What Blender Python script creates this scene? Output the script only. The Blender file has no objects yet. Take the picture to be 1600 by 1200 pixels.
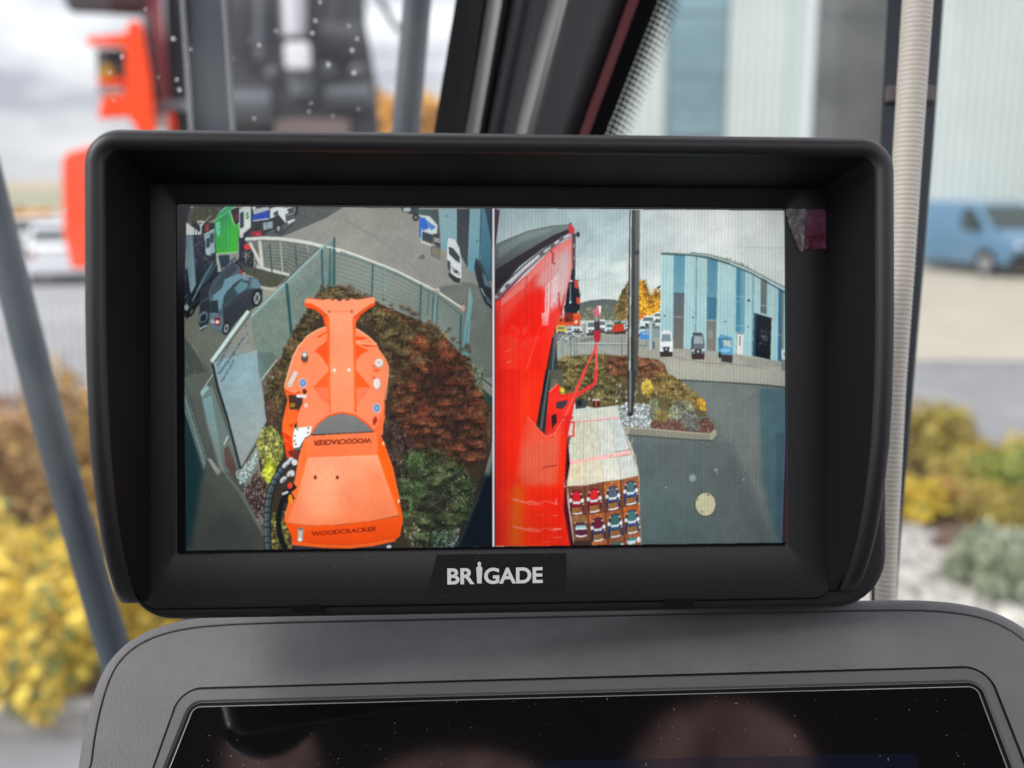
import bpy, bmesh, math, random
import numpy as np
from mathutils import Vector, Matrix, Quaternion
random.seed(7); np.random.seed(7)
R = math.radians
SC = bpy.context.scene
COL = SC.collection

# ------------------------------------------------------------------ camera
CAM_H, PITCH, FPX = 2.3, 10.8, 1600.0
cam_data = bpy.data.cameras.new('camera')
cam_data.sensor_width = 36.0
cam_data.lens = 36.0
cam_data.clip_start = 0.02
cam_data.clip_end = 6000.0
cam_data.dof.use_dof = True
cam_data.dof.focus_distance = 0.262
cam_data.dof.aperture_fstop = 36.0 / 3.8
cam = bpy.data.objects.new('camera', cam_data)
COL.objects.link(cam)
CM = Matrix.Translation((0, 0, CAM_H)) @ Matrix.Rotation(R(90 - PITCH), 4, 'X')
cam.matrix_world = CM
SC.camera = cam
# ------------------------------------------------------------------ exposure
SC.view_settings.view_transform = 'Standard'
SC.view_settings.look = 'None'
EXPO = 0.92
SC.view_settings.exposure = EXPO
SC.view_settings.gamma = 1.0
SC.view_settings.use_curve_mapping = False
SC.cycles.max_bounces = 6
SC.cycles.diffuse_bounces = 3
SC.cycles.transparent_max_bounces = 10
SC.cycles.use_adaptive_sampling = True
SC.cycles.adaptive_threshold = 0.02
SC.cycles.use_denoising = True
# ------------------------------------------------------------------ sky (overcast) and sun
SUN_EL, SUN_AZ = 44.0, 243.0
w = bpy.data.worlds.new('World'); SC.world = w; w.use_nodes = True
nt = w.node_tree; N = nt.nodes; LK = nt.links
for n in list(N): N.remove(n)
wo = N.new('ShaderNodeOutputWorld'); bg = N.new('ShaderNodeBackground')
bg.inputs['Strength'].default_value = 0.12
sky = N.new('ShaderNodeTexSky'); sky.sky_type = 'NISHITA'; sky.sun_disc = False
sky.sun_elevation = R(SUN_EL); sky.sun_rotation = R(SUN_AZ); sky.dust_density = 3.0
tc = N.new('ShaderNodeTexCoord'); mp = N.new('ShaderNodeMapping'); mp.inputs['Scale'].default_value = (1, 1, 4.5)
nz = N.new('ShaderNodeTexNoise'); nz.inputs['Scale'].default_value = 4.2; nz.inputs['Detail'].default_value = 6; nz.inputs['Roughness'].default_value = 0.55
rp = N.new('ShaderNodeValToRGB')
rp.color_ramp.elements[0].position = 0.38; rp.color_ramp.elements[0].color = (6.0, 6.0, 7.0, 1)
rp.color_ramp.elements[1].position = 0.62; rp.color_ramp.elements[1].color = (13.4, 13.2, 13.6, 1)
mx = N.new('ShaderNodeMix'); mx.data_type = 'RGBA'; mx.inputs[0].default_value = 0.9
LK.new(tc.outputs['Generated'], mp.inputs['Vector']); LK.new(mp.outputs[0], nz.inputs['Vector'])
# an overcast dome is brighter overhead than at the horizon: (1 + 2 sin elevation) / 3
sp = N.new('ShaderNodeSeparateXYZ'); LK.new(tc.outputs['Generated'], sp.inputs[0])
m1 = N.new('ShaderNodeMath'); m1.operation = 'MAXIMUM'; m1.inputs[1].default_value = 0.0; LK.new(sp.outputs['Z'], m1.inputs[0])
m2 = N.new('ShaderNodeMath'); m2.operation = 'MULTIPLY_ADD'; m2.inputs[1].default_value = 0.667; m2.inputs[2].default_value = 0.333; LK.new(m1.outputs[0], m2.inputs[0])
vm = N.new('ShaderNodeVectorMath'); vm.operation = 'SCALE'; LK.new(rp.outputs[0], vm.inputs[0]); LK.new(m2.outputs[0], vm.inputs['Scale'])
LK.new(nz.outputs['Fac'], rp.inputs[0]); LK.new(sky.outputs[0], mx.inputs[6]); LK.new(vm.outputs[0], mx.inputs[7])
LK.new(mx.outputs[2], bg.inputs['Color']); LK.new(bg.outputs[0], wo.inputs[0])
sd = bpy.data.lights.new('sun', 'SUN'); sd.energy = 1.5; sd.angle = R(30); sd.color = (1, 0.96, 0.9)
sun = bpy.data.objects.new('sun', sd); COL.objects.link(sun)
_d = Vector((math.sin(R(SUN_AZ)) * math.cos(R(SUN_EL)), math.cos(R(SUN_AZ)) * math.cos(R(SUN_EL)), math.sin(R(SUN_EL))))
sun.rotation_euler = (-_d).to_track_quat('-Z', 'Y').to_euler()

# ------------------------------------------------------------------ helpers
def P(px, py, d):
    """world point on the ray of photo pixel (1600x1200) at depth d in front of the lens"""
    return CM @ Vector(((px - 800) / FPX * d, -(py - 600) / FPX * d, -d))
def ground(px, py, z=0.0):
    a = CM.translation; b = P(px, py, 1.0) - a
    return a + b * ((z - a.z) / b.z)
def at_y(px, py, y):
    a = CM.translation; b = P(px, py, 1.0) - a
    return a + b * (y / b.y)

MATS = {}
def mat(name, col, rough=0.5, metal=0.0, spec=0.5, noise=None, bump=None, emit=None, coat=0.0, alpha=None, trans=0.0):
    """noise=(scale, amount[, second colour]); bump=(scale, strength, distance)"""
    if name in MATS: return MATS[name]
    m = bpy.data.materials.new(name); m.use_nodes = True
    t = m.node_tree; b = t.nodes['Principled BSDF']
    b.inputs['Base Color'].default_value = (*col, 1)
    b.inputs['Roughness'].default_value = rough
    b.inputs['Metallic'].default_value = metal
    b.inputs['Specular IOR Level'].default_value = spec
    b.inputs['Coat Weight'].default_value = coat
    b.inputs['Transmission Weight'].default_value = trans
    if alpha is not None: b.inputs['Alpha'].default_value = alpha
    tc = None
    if noise or bump:
        tc = t.nodes.new('ShaderNodeTexCoord')
    if noise:
        n = t.nodes.new('ShaderNodeTexNoise'); n.inputs['Scale'].default_value = noise[0]; n.inputs['Detail'].default_value = 6
        n.inputs['Roughness'].default_value = 0.6
        t.links.new(tc.outputs['Object'], n.inputs['Vector'])
        rmp = t.nodes.new('ShaderNodeValToRGB')
        c2 = noise[2] if len(noise) > 2 else tuple(min(1, c * (1 + noise[1])) for c in col)
        c1 = tuple(c * (1 - noise[1]) for c in col)
        rmp.color_ramp.elements[0].position = 0.3; rmp.color_ramp.elements[0].color = (*c1, 1)
        rmp.color_ramp.elements[1].position = 0.7; rmp.color_ramp.elements[1].color = (*c2, 1)
        t.links.new(n.outputs['Fac'], rmp.inputs[0]); t.links.new(rmp.outputs[0], b.inputs['Base Color'])
    if bump:
        n2 = t.nodes.new('ShaderNodeTexNoise'); n2.inputs['Scale'].default_value = bump[0]; n2.inputs['Detail'].default_value = 4
        t.links.new(tc.outputs['Object'], n2.inputs['Vector'])
        bp = t.nodes.new('ShaderNodeBump'); bp.inputs['Strength'].default_value = bump[1]; bp.inputs['Distance'].default_value = bump[2]
        t.links.new(n2.outputs['Fac'], bp.inputs['Height']); t.links.new(bp.outputs[0], b.inputs['Normal'])
    if emit:
        b.inputs['Emission Color'].default_value = (*emit[0], 1); b.inputs['Emission Strength'].default_value = emit[1]
    MATS[name] = m
    return m
def glass_mat(name, tint=(1, 1, 1), refl=0.05, rough=0.0, opac=0.0, ocol=(0.5, 0.5, 0.5)):
    """thin pane: clear with a faint mirror and, if wanted, a bit of dirt film"""
    if name in MATS: return MATS[name]
    m = bpy.data.materials.new(name); m.use_nodes = True; t = m.node_tree
    for n in list(t.nodes): t.nodes.remove(n)
    o = t.nodes.new('ShaderNodeOutputMaterial'); tr = t.nodes.new('ShaderNodeBsdfTransparent'); tr.inputs[0].default_value = (*tint, 1)
    gl = t.nodes.new('ShaderNodeBsdfGlossy'); gl.inputs['Roughness'].default_value = rough
    mix = t.nodes.new('ShaderNodeMixShader'); mix.inputs[0].default_value = refl
    t.links.new(tr.outputs[0], mix.inputs[1]); t.links.new(gl.outputs[0], mix.inputs[2])
    if opac > 0:
        df = t.nodes.new('ShaderNodeBsdfDiffuse'); df.inputs[0].default_value = (*ocol, 1)
        m2 = t.nodes.new('ShaderNodeMixShader'); m2.inputs[0].default_value = opac
        t.links.new(mix.outputs[0], m2.inputs[1]); t.links.new(df.outputs[0], m2.inputs[2]); t.links.new(m2.outputs[0], o.inputs[0])
    else:
        t.links.new(mix.outputs[0], o.inputs[0])
    MATS[name] = m
    return m

def empty(name, label=None, cat=None, group=None, loc=(0, 0, 0), M=None):
    o = bpy.data.objects.new(name, None); o.empty_display_size = 0.05
    COL.objects.link(o)
    o.matrix_world = M if M is not None else Matrix.Translation(loc)
    return tag(o, label, cat, group)
def tag(o, label=None, cat=None, group=None, kind=None):
    if label: o['label'] = label
    if cat: o['category'] = cat
    if group: o['group'] = group
    if kind: o['kind'] = kind
    return o
def off(vs, root):
    """world points to a root empty's own frame"""
    inv = root.matrix_world.inverted()
    return [inv @ Vector(v) for v in vs]

class MB:
    def __init__(s): s.v = []; s.f = []
    def add(s, vs, fs):
        k = len(s.v); s.v += [tuple(v) for v in vs]; s.f += [tuple(i + k for i in f) for f in fs]; return s
    def box(s, lo, hi, M=None):
        x0, y0, z0 = lo; x1, y1, z1 = hi
        vs = [Vector(p) for p in ((x0,y0,z0),(x1,y0,z0),(x1,y1,z0),(x0,y1,z0),(x0,y0,z1),(x1,y0,z1),(x1,y1,z1),(x0,y1,z1))]
        if M is not None: vs = [M @ v for v in vs]
        return s.add(vs, [(0,3,2,1),(4,5,6,7),(0,1,5,4),(1,2,6,5),(2,3,7,6),(3,0,4,7)])
    def loft(s, rings, cap0=True, cap1=True, close=True):
        n = len(rings[0]); vs = [p for r in rings for p in r]; fs = []
        m = n if close else n - 1
        for i in range(len(rings) - 1):
            for j in range(m):
                a = i * n + j; b = i * n + (j + 1) % n
                fs.append((a, b, b + n, a + n))
        if cap0: fs.append(tuple(range(n - 1, -1, -1)))
        if cap1: fs.append(tuple((len(rings) - 1) * n + j for j in range(n)))
        return s.add(vs, fs)
    def tube(s, path, r, n=12, cap=True):
        path = [Vector(p) for p in path]; rs = r if isinstance(r, (list, tuple)) else [r] * len(path)
        rings = []; up = None
        for i, p in enumerate(path):
            t = (path[min(i + 1, len(path) - 1)] - path[max(i - 1, 0)]).normalized()
            if up is None: up = t.orthogonal().normalized()
            up = (up - t * up.dot(t)).normalized(); sd = t.cross(up)
            rings.append([p + (up * math.cos(2 * math.pi * k / n) + sd * math.sin(2 * math.pi * k / n)) * rs[i] for k in range(n)])
        return s.loft(rings, cap, cap)
    def ball(s, c, r, nu=10, nv=6, M=None):
        rings = []
        for i in range(nv + 1):
            a = math.pi * (0.02 + 0.96 * i / nv)
            ring = []
            for j in range(nu):
                b = 2 * math.pi * j / nu
                v = Vector((math.sin(a) * math.cos(b) * r[0], math.sin(a) * math.sin(b) * r[1], -math.cos(a) * r[2]))
                if M is not None: v = M @ v
                ring.append(Vector(c) + v)
            rings.append(ring)
        return s.loft(rings)
    def build(s, name, m, parent=None, smooth=False, kind=None, label=None, bevel=0.0, auto=None):
        me = bpy.data.meshes.new(name); me.from_pydata(s.v, [], s.f); me.update()
        if m is not None: me.materials.append(m)
        o = bpy.data.objects.new(name, me); COL.objects.link(o)
        if parent is not None: o.parent = parent
        if smooth: me.polygons.foreach_set('use_smooth', [True] * len(me.polygons))
        if auto is not None:
            me.polygons.foreach_set('use_smooth', [True] * len(me.polygons))
            me.set_sharp_from_angle(angle=R(auto))
        if bevel:
            b = o.modifiers.new('bevel', 'BEVEL'); b.width = bevel; b.segments = 3; b.limit_method = 'ANGLE'
        if kind: o['kind'] = kind
        if label: o['label'] = label
        return o
def rrect(x0, y0, x1, y1, r, n=8):
    rs = r if isinstance(r, (list, tuple)) else [r] * 4       # bl, br, tr, tl
    pts = []
    for (cx, cy, a0, q) in ((x0, y0, 180, rs[0]), (x1, y0, 270, rs[1]), (x1, y1, 0, rs[2]), (x0, y1, 90, rs[3])):
        sx = 1 if cx == x0 else -1; sy = 1 if cy == y0 else -1
        for k in range(n + 1):
            a = R(a0 + 90 * k / n)
            pts.append((cx + sx * q + q * math.cos(a), cy + sy * q + q * math.sin(a)))
    return pts
def inset(pts, d):
    """offset a counter-clockwise outline inwards by d"""
    n = len(pts); out = []
    for i in range(n):
        a = Vector(pts[i - 1]); b = Vector(pts[i]); c = Vector(pts[(i + 1) % n])
        e1 = (b - a); e2 = (c - b)
        n1 = Vector((-e1.y, e1.x)).normalized() if e1.length > 1e-9 else Vector((0, 0))
        n2 = Vector((-e2.y, e2.x)).normalized() if e2.length > 1e-9 else n1
        m = (n1 + n2)
        m = m / max(0.35, (m.length ** 2) / 2) if m.length > 1e-6 else n1
        out.append((b.x + m.x * d, b.y + m.y * d))
    return out
def plate(mb, pts, z0, z1, bev=0.0, seg=4, backbev=0.0):
    rings = []
    if backbev: rings.append([(x, y, z0) for x, y in inset(pts, backbev)]); rings.append([(x, y, z0 + backbev) for x, y in pts])
    else: rings.append([(x, y, z0) for x, y in pts])
    if bev:
        for k in range(seg + 1):
            a = R(90 * k / seg)
            rings.append([(x, y, z1 - bev + bev * math.sin(a)) for x, y in (inset(pts, bev * (1 - math.cos(a))) if k else pts)])
    else: rings.append([(x, y, z1) for x, y in pts])
    return mb.loft(rings)
def copy_tree(o, parent=None):
    c = o.copy(); COL.objects.link(c)
    if parent is not None: c.parent = parent
    for ch in list(o.children): copy_tree(ch, c)
    return c
# ------------------------------------------------------------------ the picture the display shows (drawn stroke by stroke, flat)
class Canvas:
    def __init__(s, x0, y0, x1, y1, ss=2):
        s.x0, s.y0, s.ss = x0, y0, ss
        s.W, s.H = int((x1 - x0) * ss), int((y1 - y0) * ss)
        s.a = np.zeros((s.H, s.W, 3), np.float32)
        s.fr = (0, 0, 1.0); s.cx0, s.cx1 = 0, s.W
        s.rng = np.random.RandomState(11)
    def frame(s, ox, oy, k): s.fr = (ox, oy, k)
    def clip(s, xa, xb): s.cx0, s.cx1 = int((xa - s.x0) * s.ss), int((xb - s.x0) * s.ss)
    def tr(s, pts):
        if isinstance(pts, str): pts = [tuple(float(q) for q in p.split(',')) for p in pts.split()]
        p = np.array(pts, np.float32); ox, oy, k = s.fr
        return np.stack([(ox + p[:, 0] / k - s.x0) * s.ss, (oy + p[:, 1] / k - s.y0) * s.ss], 1)
    def mask(s, q):
        xa = max(s.cx0, int(np.floor(q[:, 0].min()))); xb = min(s.cx1, int(np.ceil(q[:, 0].max())) + 1)
        ya = max(0, int(np.floor(q[:, 1].min()))); yb = min(s.H, int(np.ceil(q[:, 1].max())) + 1)
        if xb <= xa or yb <= ya: return None
        X = np.arange(xa, xb) + 0.5; Y = (np.arange(ya, yb) + 0.5)[:, None]
        m = np.zeros((yb - ya, xb - xa), bool)
        n = len(q)
        for i in range(n):
            x1, y1 = q[i]; x2, y2 = q[(i + 1) % n]
            if y1 == y2: continue
            c = (Y < y1) != (Y < y2)
            xi = x1 + (Y - y1) * (x2 - x1) / (y2 - y1)
            m ^= c & (X[None, :] < xi)
        return m, xa, xb, ya, yb
    def _put(s, r, col, a=1.0, col2=None, ang=90):
        if r is None: return
        m, xa, xb, ya, yb = r
        if not m.any(): return
        v = s.a[ya:yb, xa:xb]
        c = np.array(col, np.float32)
        if col2 is not None:
            X, Y = np.meshgrid(np.linspace(0, 1, xb - xa), np.linspace(0, 1, yb - ya))
            t = np.clip(X * math.cos(math.radians(ang)) + Y * math.sin(math.radians(ang)), 0, 1)[..., None]
            c = c * (1 - t) + np.array(col2, np.float32) * t
            c = c[m]
        v[m] = v[m] * (1 - a) + c * a
    def poly(s, pts, col, col2=None, a=1.0, ang=90): s._put(s.mask(s.tr(pts)), col, a, col2, ang)
    def soft(s, pts, col, a=1.0, f=4.0):
        """patch with a feathered edge, f in picture pixels"""
        q = s.tr(pts); k = max(1, int(f * s.ss)); p = 2 * k
        xa, xb = int(q[:, 0].min()) - p, int(q[:, 0].max()) + p; ya, yb = int(q[:, 1].min()) - p, int(q[:, 1].max()) + p
        X = np.arange(xa, xb) + 0.5; Y = (np.arange(ya, yb) + 0.5)[:, None]; m = np.zeros((yb - ya, xb - xa), bool)
        for i in range(len(q)):
            x1, y1 = q[i]; x2, y2 = q[(i + 1) % len(q)]
            if y1 != y2: m ^= ((Y < y1) != (Y < y2)) & (X[None, :] < x1 + (Y - y1) * (x2 - x1) / (y2 - y1))
        w = m.astype(np.float32)
        for _ in range(2):
            for ax in (0, 1):
                c = np.cumsum(np.pad(w, [(k, k) if z == ax else (0, 0) for z in (0, 1)], 'edge'), ax)
                w = (np.take(c, range(2 * k - 1, c.shape[ax]), ax) - np.concatenate([np.zeros_like(np.take(c, [0], ax)), np.take(c, range(0, c.shape[ax] - 2 * k), ax)], ax)) / (2 * k)
                w = np.take(w, range(0, m.shape[ax]), ax)
        x0, x1, y0, y1 = max(s.cx0, xa), min(s.cx1, xb), max(0, ya), min(s.H, yb)
        if x1 <= x0 or y1 <= y0: return
        w = (w[y0 - ya:y1 - ya, x0 - xa:x1 - xa] * a)[..., None]
        s.a[y0:y1, x0:x1] = s.a[y0:y1, x0:x1] * (1 - w) + np.array(col, np.float32) * w
    def leafy(s, pts, cols, n, rot=80, amt=.28, cell=11):
        """dense twiggy growth: fine strokes plus light and dark clumps"""
        s.speck(pts, cols, n // 3, .8, 2.0, .5, 1.6, rot)
        s.speck(pts, cols, int(n * 1.6), .3, .85, .75, 2.3, rot)
        s.dapple(pts, amt, cell); s.dapple(pts, amt * .9, 2.6)
    def bushes(s, pts, cols, n, r0, r1, dark=.45):
        """separate tufts, far ones first: dark foot, lit twig ends"""
        r = s.mask(s.tr(pts))
        if r is None: return
        m, xa, xb, ya, yb = r; ys, xs = np.nonzero(m); rg = s.rng
        pick = sorted((ys[i], xs[i]) for i in rg.randint(0, len(ys), n)); fr = s.fr; s.fr = (s.x0, s.y0, s.ss)
        for y, x in pick:
            X, Y = float(x + xa), float(y + ya); R_ = rg.uniform(r0, r1) * s.ss; c = np.array(cols[rg.randint(len(cols))], float)
            s.ell(X, Y + R_ * .35, R_ * .9, R_ * .6, tuple(c * dark * .6), a=.3)
            for k in range(int(9 + R_ * 1.3)):
                th = rg.uniform(-1.25, 1.25); l = R_ * rg.uniform(.5, 1.15); b = rg.uniform(.55, 1.0); ux, uy = math.sin(th), -math.cos(th) * .85
                q0 = (X + ux * l * .25 + rg.uniform(-.3, .3) * R_, Y + uy * l * .25 + R_ * .25); q1 = (q0[0] + ux * l * .8, q0[1] + uy * l * .8)
                f = dark + (1.25 - dark) * b * (.55 + .45 * math.cos(th - .5))
                s.line([q0, q1], 2.0, tuple(c * f), a=.55, w2=.8)
                if rg.rand() < .35: s.ell(q1[0], q1[1], 1.5, 1.2, tuple(np.minimum(255, c * f * 1.25)), a=.8)
        s.fr = fr
    def ell(s, x, y, rx, ry, col, a=1.0, rot=0):
        t = np.linspace(0, 2 * np.pi, 18, endpoint=False); c, n = math.cos(math.radians(rot)), math.sin(math.radians(rot))
        u, v = np.cos(t) * rx, np.sin(t) * ry
        s.poly(np.stack([x + u * c - v * n, y + u * n + v * c], 1), col, a=a)
    def line(s, pts, wd, col, a=1.0, w2=None):
        if isinstance(pts, str): pts = [tuple(float(q) for q in p.split(',')) for p in pts.split()]
        n = len(pts); L, Rr = [], []
        for i, p in enumerate(pts):
            p0 = pts[max(0, i - 1)]; p1 = pts[min(n - 1, i + 1)]
            dx, dy = p1[0] - p0[0], p1[1] - p0[1]; d = math.hypot(dx, dy) or 1
            h = (wd if w2 is None else wd + (w2 - wd) * i / max(1, n - 1)) / 2
            L.append((p[0] - dy / d * h, p[1] + dx / d * h)); Rr.append((p[0] + dy / d * h, p[1] - dx / d * h))
        s.poly(L + Rr[::-1], col, a=a)
    def speck(s, pts, cols, n, r0, r1, a=0.7, asp=1.6, rot=None):
        """n small blobs of the given colours scattered in an outline"""
        q = s.tr(pts); r = s.mask(q)
        if r is None: return
        m, xa, xb, ya, yb = r; ys, xs = np.nonzero(m)
        if len(ys) == 0: return
        rg = s.rng; k = s.ss
        for i in rg.randint(0, len(ys), n):
            rad = rg.uniform(r0, r1) * k; c = np.array(cols[rg.randint(len(cols))], np.float32) * rg.uniform(0.8, 1.2)
            X, Y = xs[i] + xa, ys[i] + ya
            x0, x1 = max(s.cx0, int(X - rad * asp) - 1), min(s.cx1, int(X + rad * asp) + 2)
            y0, y1 = max(0, int(Y - rad * asp) - 1), min(s.H, int(Y + rad * asp) + 2)
            if x1 <= x0 or y1 <= y0: continue
            gx, gy = np.meshgrid(np.arange(x0, x1) - X, np.arange(y0, y1) - Y)
            th = rg.uniform(0, 3.14) if rot is None else math.radians(rot) + rg.uniform(-0.4, 0.4)
            u = (gx * math.cos(th) + gy * math.sin(th)) / asp; v = -gx * math.sin(th) + gy * math.cos(th)
            mm = (u * u + v * v) < rad * rad
            v_ = s.a[y0:y1, x0:x1]; v_[mm] = v_[mm] * (1 - a) + c * a
    def dapple(s, pts, amt, cell):
        """uneven tone"""
        r = s.mask(s.tr(pts))
        if r is None: return
        m, xa, xb, ya, yb = r; h, w_ = m.shape; tot = 0
        for o in range(3):
            c = cell * s.ss / 2 ** o; gh, gw = int(h / c) + 3, int(w_ / c) + 3
            g = s.rng.uniform(-1, 1, (gh, gw)); yy = np.arange(h) / c; xx = np.arange(w_) / c
            yi, xi = yy.astype(int), xx.astype(int); fy, fx = (yy - yi)[:, None], (xx - xi)[None, :]
            fy = fy * fy * (3 - 2 * fy); fx = fx * fx * (3 - 2 * fx)
            tot = tot + ((g[yi][:, xi] * (1 - fx) + g[yi][:, xi + 1] * fx) * (1 - fy) + (g[yi + 1][:, xi] * (1 - fx) + g[yi + 1][:, xi + 1] * fx) * fy) / 1.6 ** o
        v = s.a[ya:yb, xa:xb]; v[m] *= (1 + amt * tot[m])[:, None]
    def text(s, txt, o, xv, yv, col, a=1.0, bold=0.0):
        tri = glyph_tris(txt, bold)
        if tri is None: return
        o, xv, yv = np.array(o), np.array(xv), np.array(yv)
        for t in tri:
            s.poly([tuple(o + xv * p[0] + yv * p[1]) for p in t], col, a=a)
    def blur(s, box=None):
        a = s.a; k = np.array([.25, .5, .25])
        p = np.pad(a, ((1, 1), (0, 0), (0, 0)), 'edge'); a = p[:-2] * k[0] + p[1:-1] * k[1] + p[2:] * k[2]
        p = np.pad(a, ((0, 0), (1, 1), (0, 0)), 'edge'); s.a = p[:, :-2] * k[0] + p[:, 1:-1] * k[1] + p[:, 2:] * k[2]

def car_front(C, x, y, wd, h, body, glass, low=(40, 38, 40)):
    """a van seen from the front, base centre at x, y"""
    C.poly([(x - wd * .5, y - h * .08), (x - wd * .5, y - h * .55), (x - wd * .38, y - h * .93), (x - wd * .2, y - h), (x + wd * .2, y - h), (x + wd * .38, y - h * .93), (x + wd * .5, y - h * .55), (x + wd * .5, y - h * .08)], body)
    C.poly([(x - wd * .4, y - h * .58), (x - wd * .3, y - h * .86), (x + wd * .3, y - h * .86), (x + wd * .4, y - h * .58)], glass)
    C.poly([(x - wd * .47, y), (x - wd * .48, y - h * .2), (x + wd * .48, y - h * .2), (x + wd * .47, y)], low)
    C.poly([(x - wd * .2, y - h * .2), (x - wd * .28, y - h * .38), (x + wd * .28, y - h * .38), (x + wd * .2, y - h * .2)], (55, 55, 58))
    C.ell(x, y - h * .29, wd * .08, wd * .08, (190, 190, 190))
    for q in (-1, 1): C.ell(x + q * wd * .38, y - h * .34, wd * .1, h * .05, (210, 215, 215))

def paint():
    C = Canvas(285, 317, 1237, 867)
    # ============ left picture: the tree cutter seen from above
    C.clip(285, 771)
    C.frame(0, 0, 1)
    C.poly('285,317 775,317 775,867 285,867', (150, 148, 136), (112, 116, 108))
    # ---- yard, far part
    C.frame(510, 310, 4.285)
    C.poly('-300,60 1120,60 1120,420 960,600 900,740 640,570 480,490 200,380 0,320 -300,260', (148, 145, 134), (138, 138, 130))
    C.poly('-430,60 110,60 0,130 -280,250 -520,330 -640,260', (78, 80, 79))
    C.poly('700,600 960,560 1120,620 1120,1200 930,1200', (112, 114, 106), (100, 106, 98))
    C.dapple('-640,60 1120,60 1120,1200 900,1200 900,740 0,320', .035, 14)
    C.speck('-200,80 1000,80 900,720 500,480 0,300', [(165, 160, 148), (128, 126, 118), (150, 150, 140)], 1500, .3, .8, .35)
    C.line('130,150 330,260 520,400 660,540', 14, (128, 126, 117), .5)
    C.line('640,380 655,405', 20, (70, 70, 66)); C.ell(640, 396, 24, 11, (105, 104, 98))
    # hall at the right edge
    C.poly('750,70 880,70 880,360 770,340', (142, 176, 182), (120, 165, 175))
    C.poly('875,70 965,70 950,480 875,330', (38, 46, 54), (60, 66, 66))
    C.line('880,170 955,240', 5, (80, 80, 84)); C.line('880,290 950,360', 5, (70, 74, 78))
    C.poly('960,70 1040,70 1030,530 945,470', (140, 180, 188), (95, 150, 168))
    C.poly('1036,70 1115,70 1110,560 1030,520', (80, 140, 162), (45, 90, 110))
    C.line('1036,70 1022,520', 6, (35, 60, 70)); C.ell(810, 118, 5, 5, (30, 40, 45)); C.ell(1010, 287, 5, 5, (30, 40, 45))
    C.poly('690,75 750,72 765,330 735,330 725,180', (70, 72, 64))
    # parked vehicles at the hall
    C.poly('500,62 620,62 620,110 560,105 510,85', (40, 48, 50)); C.ell(540, 75, 26, 16, (175, 185, 185)); C.poly('600,72 700,72 720,140 640,120', (60, 82, 84))
    C.ell(598, 128, 22, 24, (20, 22, 24)); C.ell(598, 128, 10, 12, (120, 122, 120))
    C.poly('628,110 690,118 745,180 740,235 700,240 640,200', (205, 215, 215))
    C.poly('622,125 660,130 690,200 640,215 640,280 622,255', (30, 100, 200)); C.poly('660,135 700,170 735,190 700,215 690,190', (70, 120, 190))
    C.poly('640,215 715,240 712,305 636,275', (45, 56, 62)); C.line('640,215 715,240', 8, (200, 205, 200)); C.line('636,290 712,318', 10, (215, 212, 200)); C.line('640,200 635,300', 8, (180, 190, 190))
    C.poly('715,235 755,245 758,325 720,305', (50, 48, 46)); C.text('80', (722, 290), (26, 6), (0, -42), (190, 180, 170), bold=.03)
    C.poly('704,318 760,335 762,412 702,380', (130, 118, 104)); C.line('704,318 760,335 762,412 702,380 704,318', 6, (85, 75, 68))
    C.ell(778, 365, 12, 26, (150, 150, 110))
    C.poly('815,265 860,275 890,330 905,420 905,530 880,560 830,520 808,430 808,330', (222, 226, 226))
    C.poly('818,322 850,335 893,390 893,435 858,410 822,372', (42, 62, 66)); C.poly('808,410 830,425 832,500 812,470', (60, 66, 66))
    C.poly('835,450 898,500 892,520 845,488', (150, 155, 155)); C.ell(868, 490, 14, 12, (60, 62, 64)); C.poly('820,490 870,528 898,535 890,570 850,555 818,520', (45, 42, 40))
    C.poly('1000,400 1030,425 1075,520 1105,600 1110,745 1060,700 1030,620 1000,520 990,460', (26, 32, 38)); C.poly('1040,490 1075,530 1098,600 1060,580', (84, 110, 124))
    C.line('1035,600 1060,650 1100,690', 9, (140, 150, 155)); C.line('1010,415 1060,500 1100,600', 5, (70, 84, 92)); C.poly('1060,640 1110,690 1110,720 1070,690', (70, 84, 90))
    C.line('905,560 960,600 980,700', 4, (90, 84, 76))
    # ---- far left: trucks and cars
    C.frame(280, 320, 8.571)
    C.poly('-40,-10 160,-10 160,200 80,260 80,1200 -40,1200', (6, 9, 22))
    C.poly('150,0 760,0 600,120 330,270 150,300', (56, 54, 36)); C.speck('150,0 640,0 400,200 150,280', [(95, 80, 40), (70, 72, 50), (40, 40, 28), (120, 95, 50)], 130, .6, 1.6, .6)
    C.poly('150,-5 200,30 140,250 90,300 110,200', (70, 76, 72)); C.poly('150,10 200,25 165,45', (205, 210, 205))
    C.poly('180,240 480,240 500,900 1000,900 1000,330 800,330 800,720 200,1200 180,700', (14, 20, 34))
    C.speck('190,420 500,420 520,820 1000,560 1000,880 560,900 230,860', [(28, 38, 62), (60, 74, 90), (16, 22, 40), (95, 105, 100), (8, 10, 20)], 260, .5, 1.8, .75)
    C.poly('80,400 185,400 230,1080 160,1200 110,900', (88, 112, 122), (120, 148, 158), ang=30); C.line('180,400 222,1080', 16, (58, 84, 94), .6)
    # green skip
    C.poly('470,230 540,170 660,95 740,280 805,250 780,640 500,660 480,420', (20, 142, 74), (48, 176, 38))
    C.poly('520,110 620,20 740,20 640,90 480,200', (40, 168, 92)); C.poly('540,90 610,30 660,25 560,100', (120, 190, 190)); C.line('480,215 660,90 750,20', 14, (96, 210, 120))
    C.line('670,95 745,285 805,245', 12, (130, 220, 110)); C.line('655,120 660,640', 10, (72, 190, 110)); C.line('500,655 780,632', 14, (150, 225, 140))
    C.poly('490,240 545,215 550,400 520,430 495,340', (110, 205, 165)); C.text('Ge', (508, 350), (26, -4), (0, -80), (60, 170, 110), bold=.02)
    for k in range(5): C.line([(560, 250 + k * 45), (640, 225 + k * 46)], 8, (88, 200, 130), .55)
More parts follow.
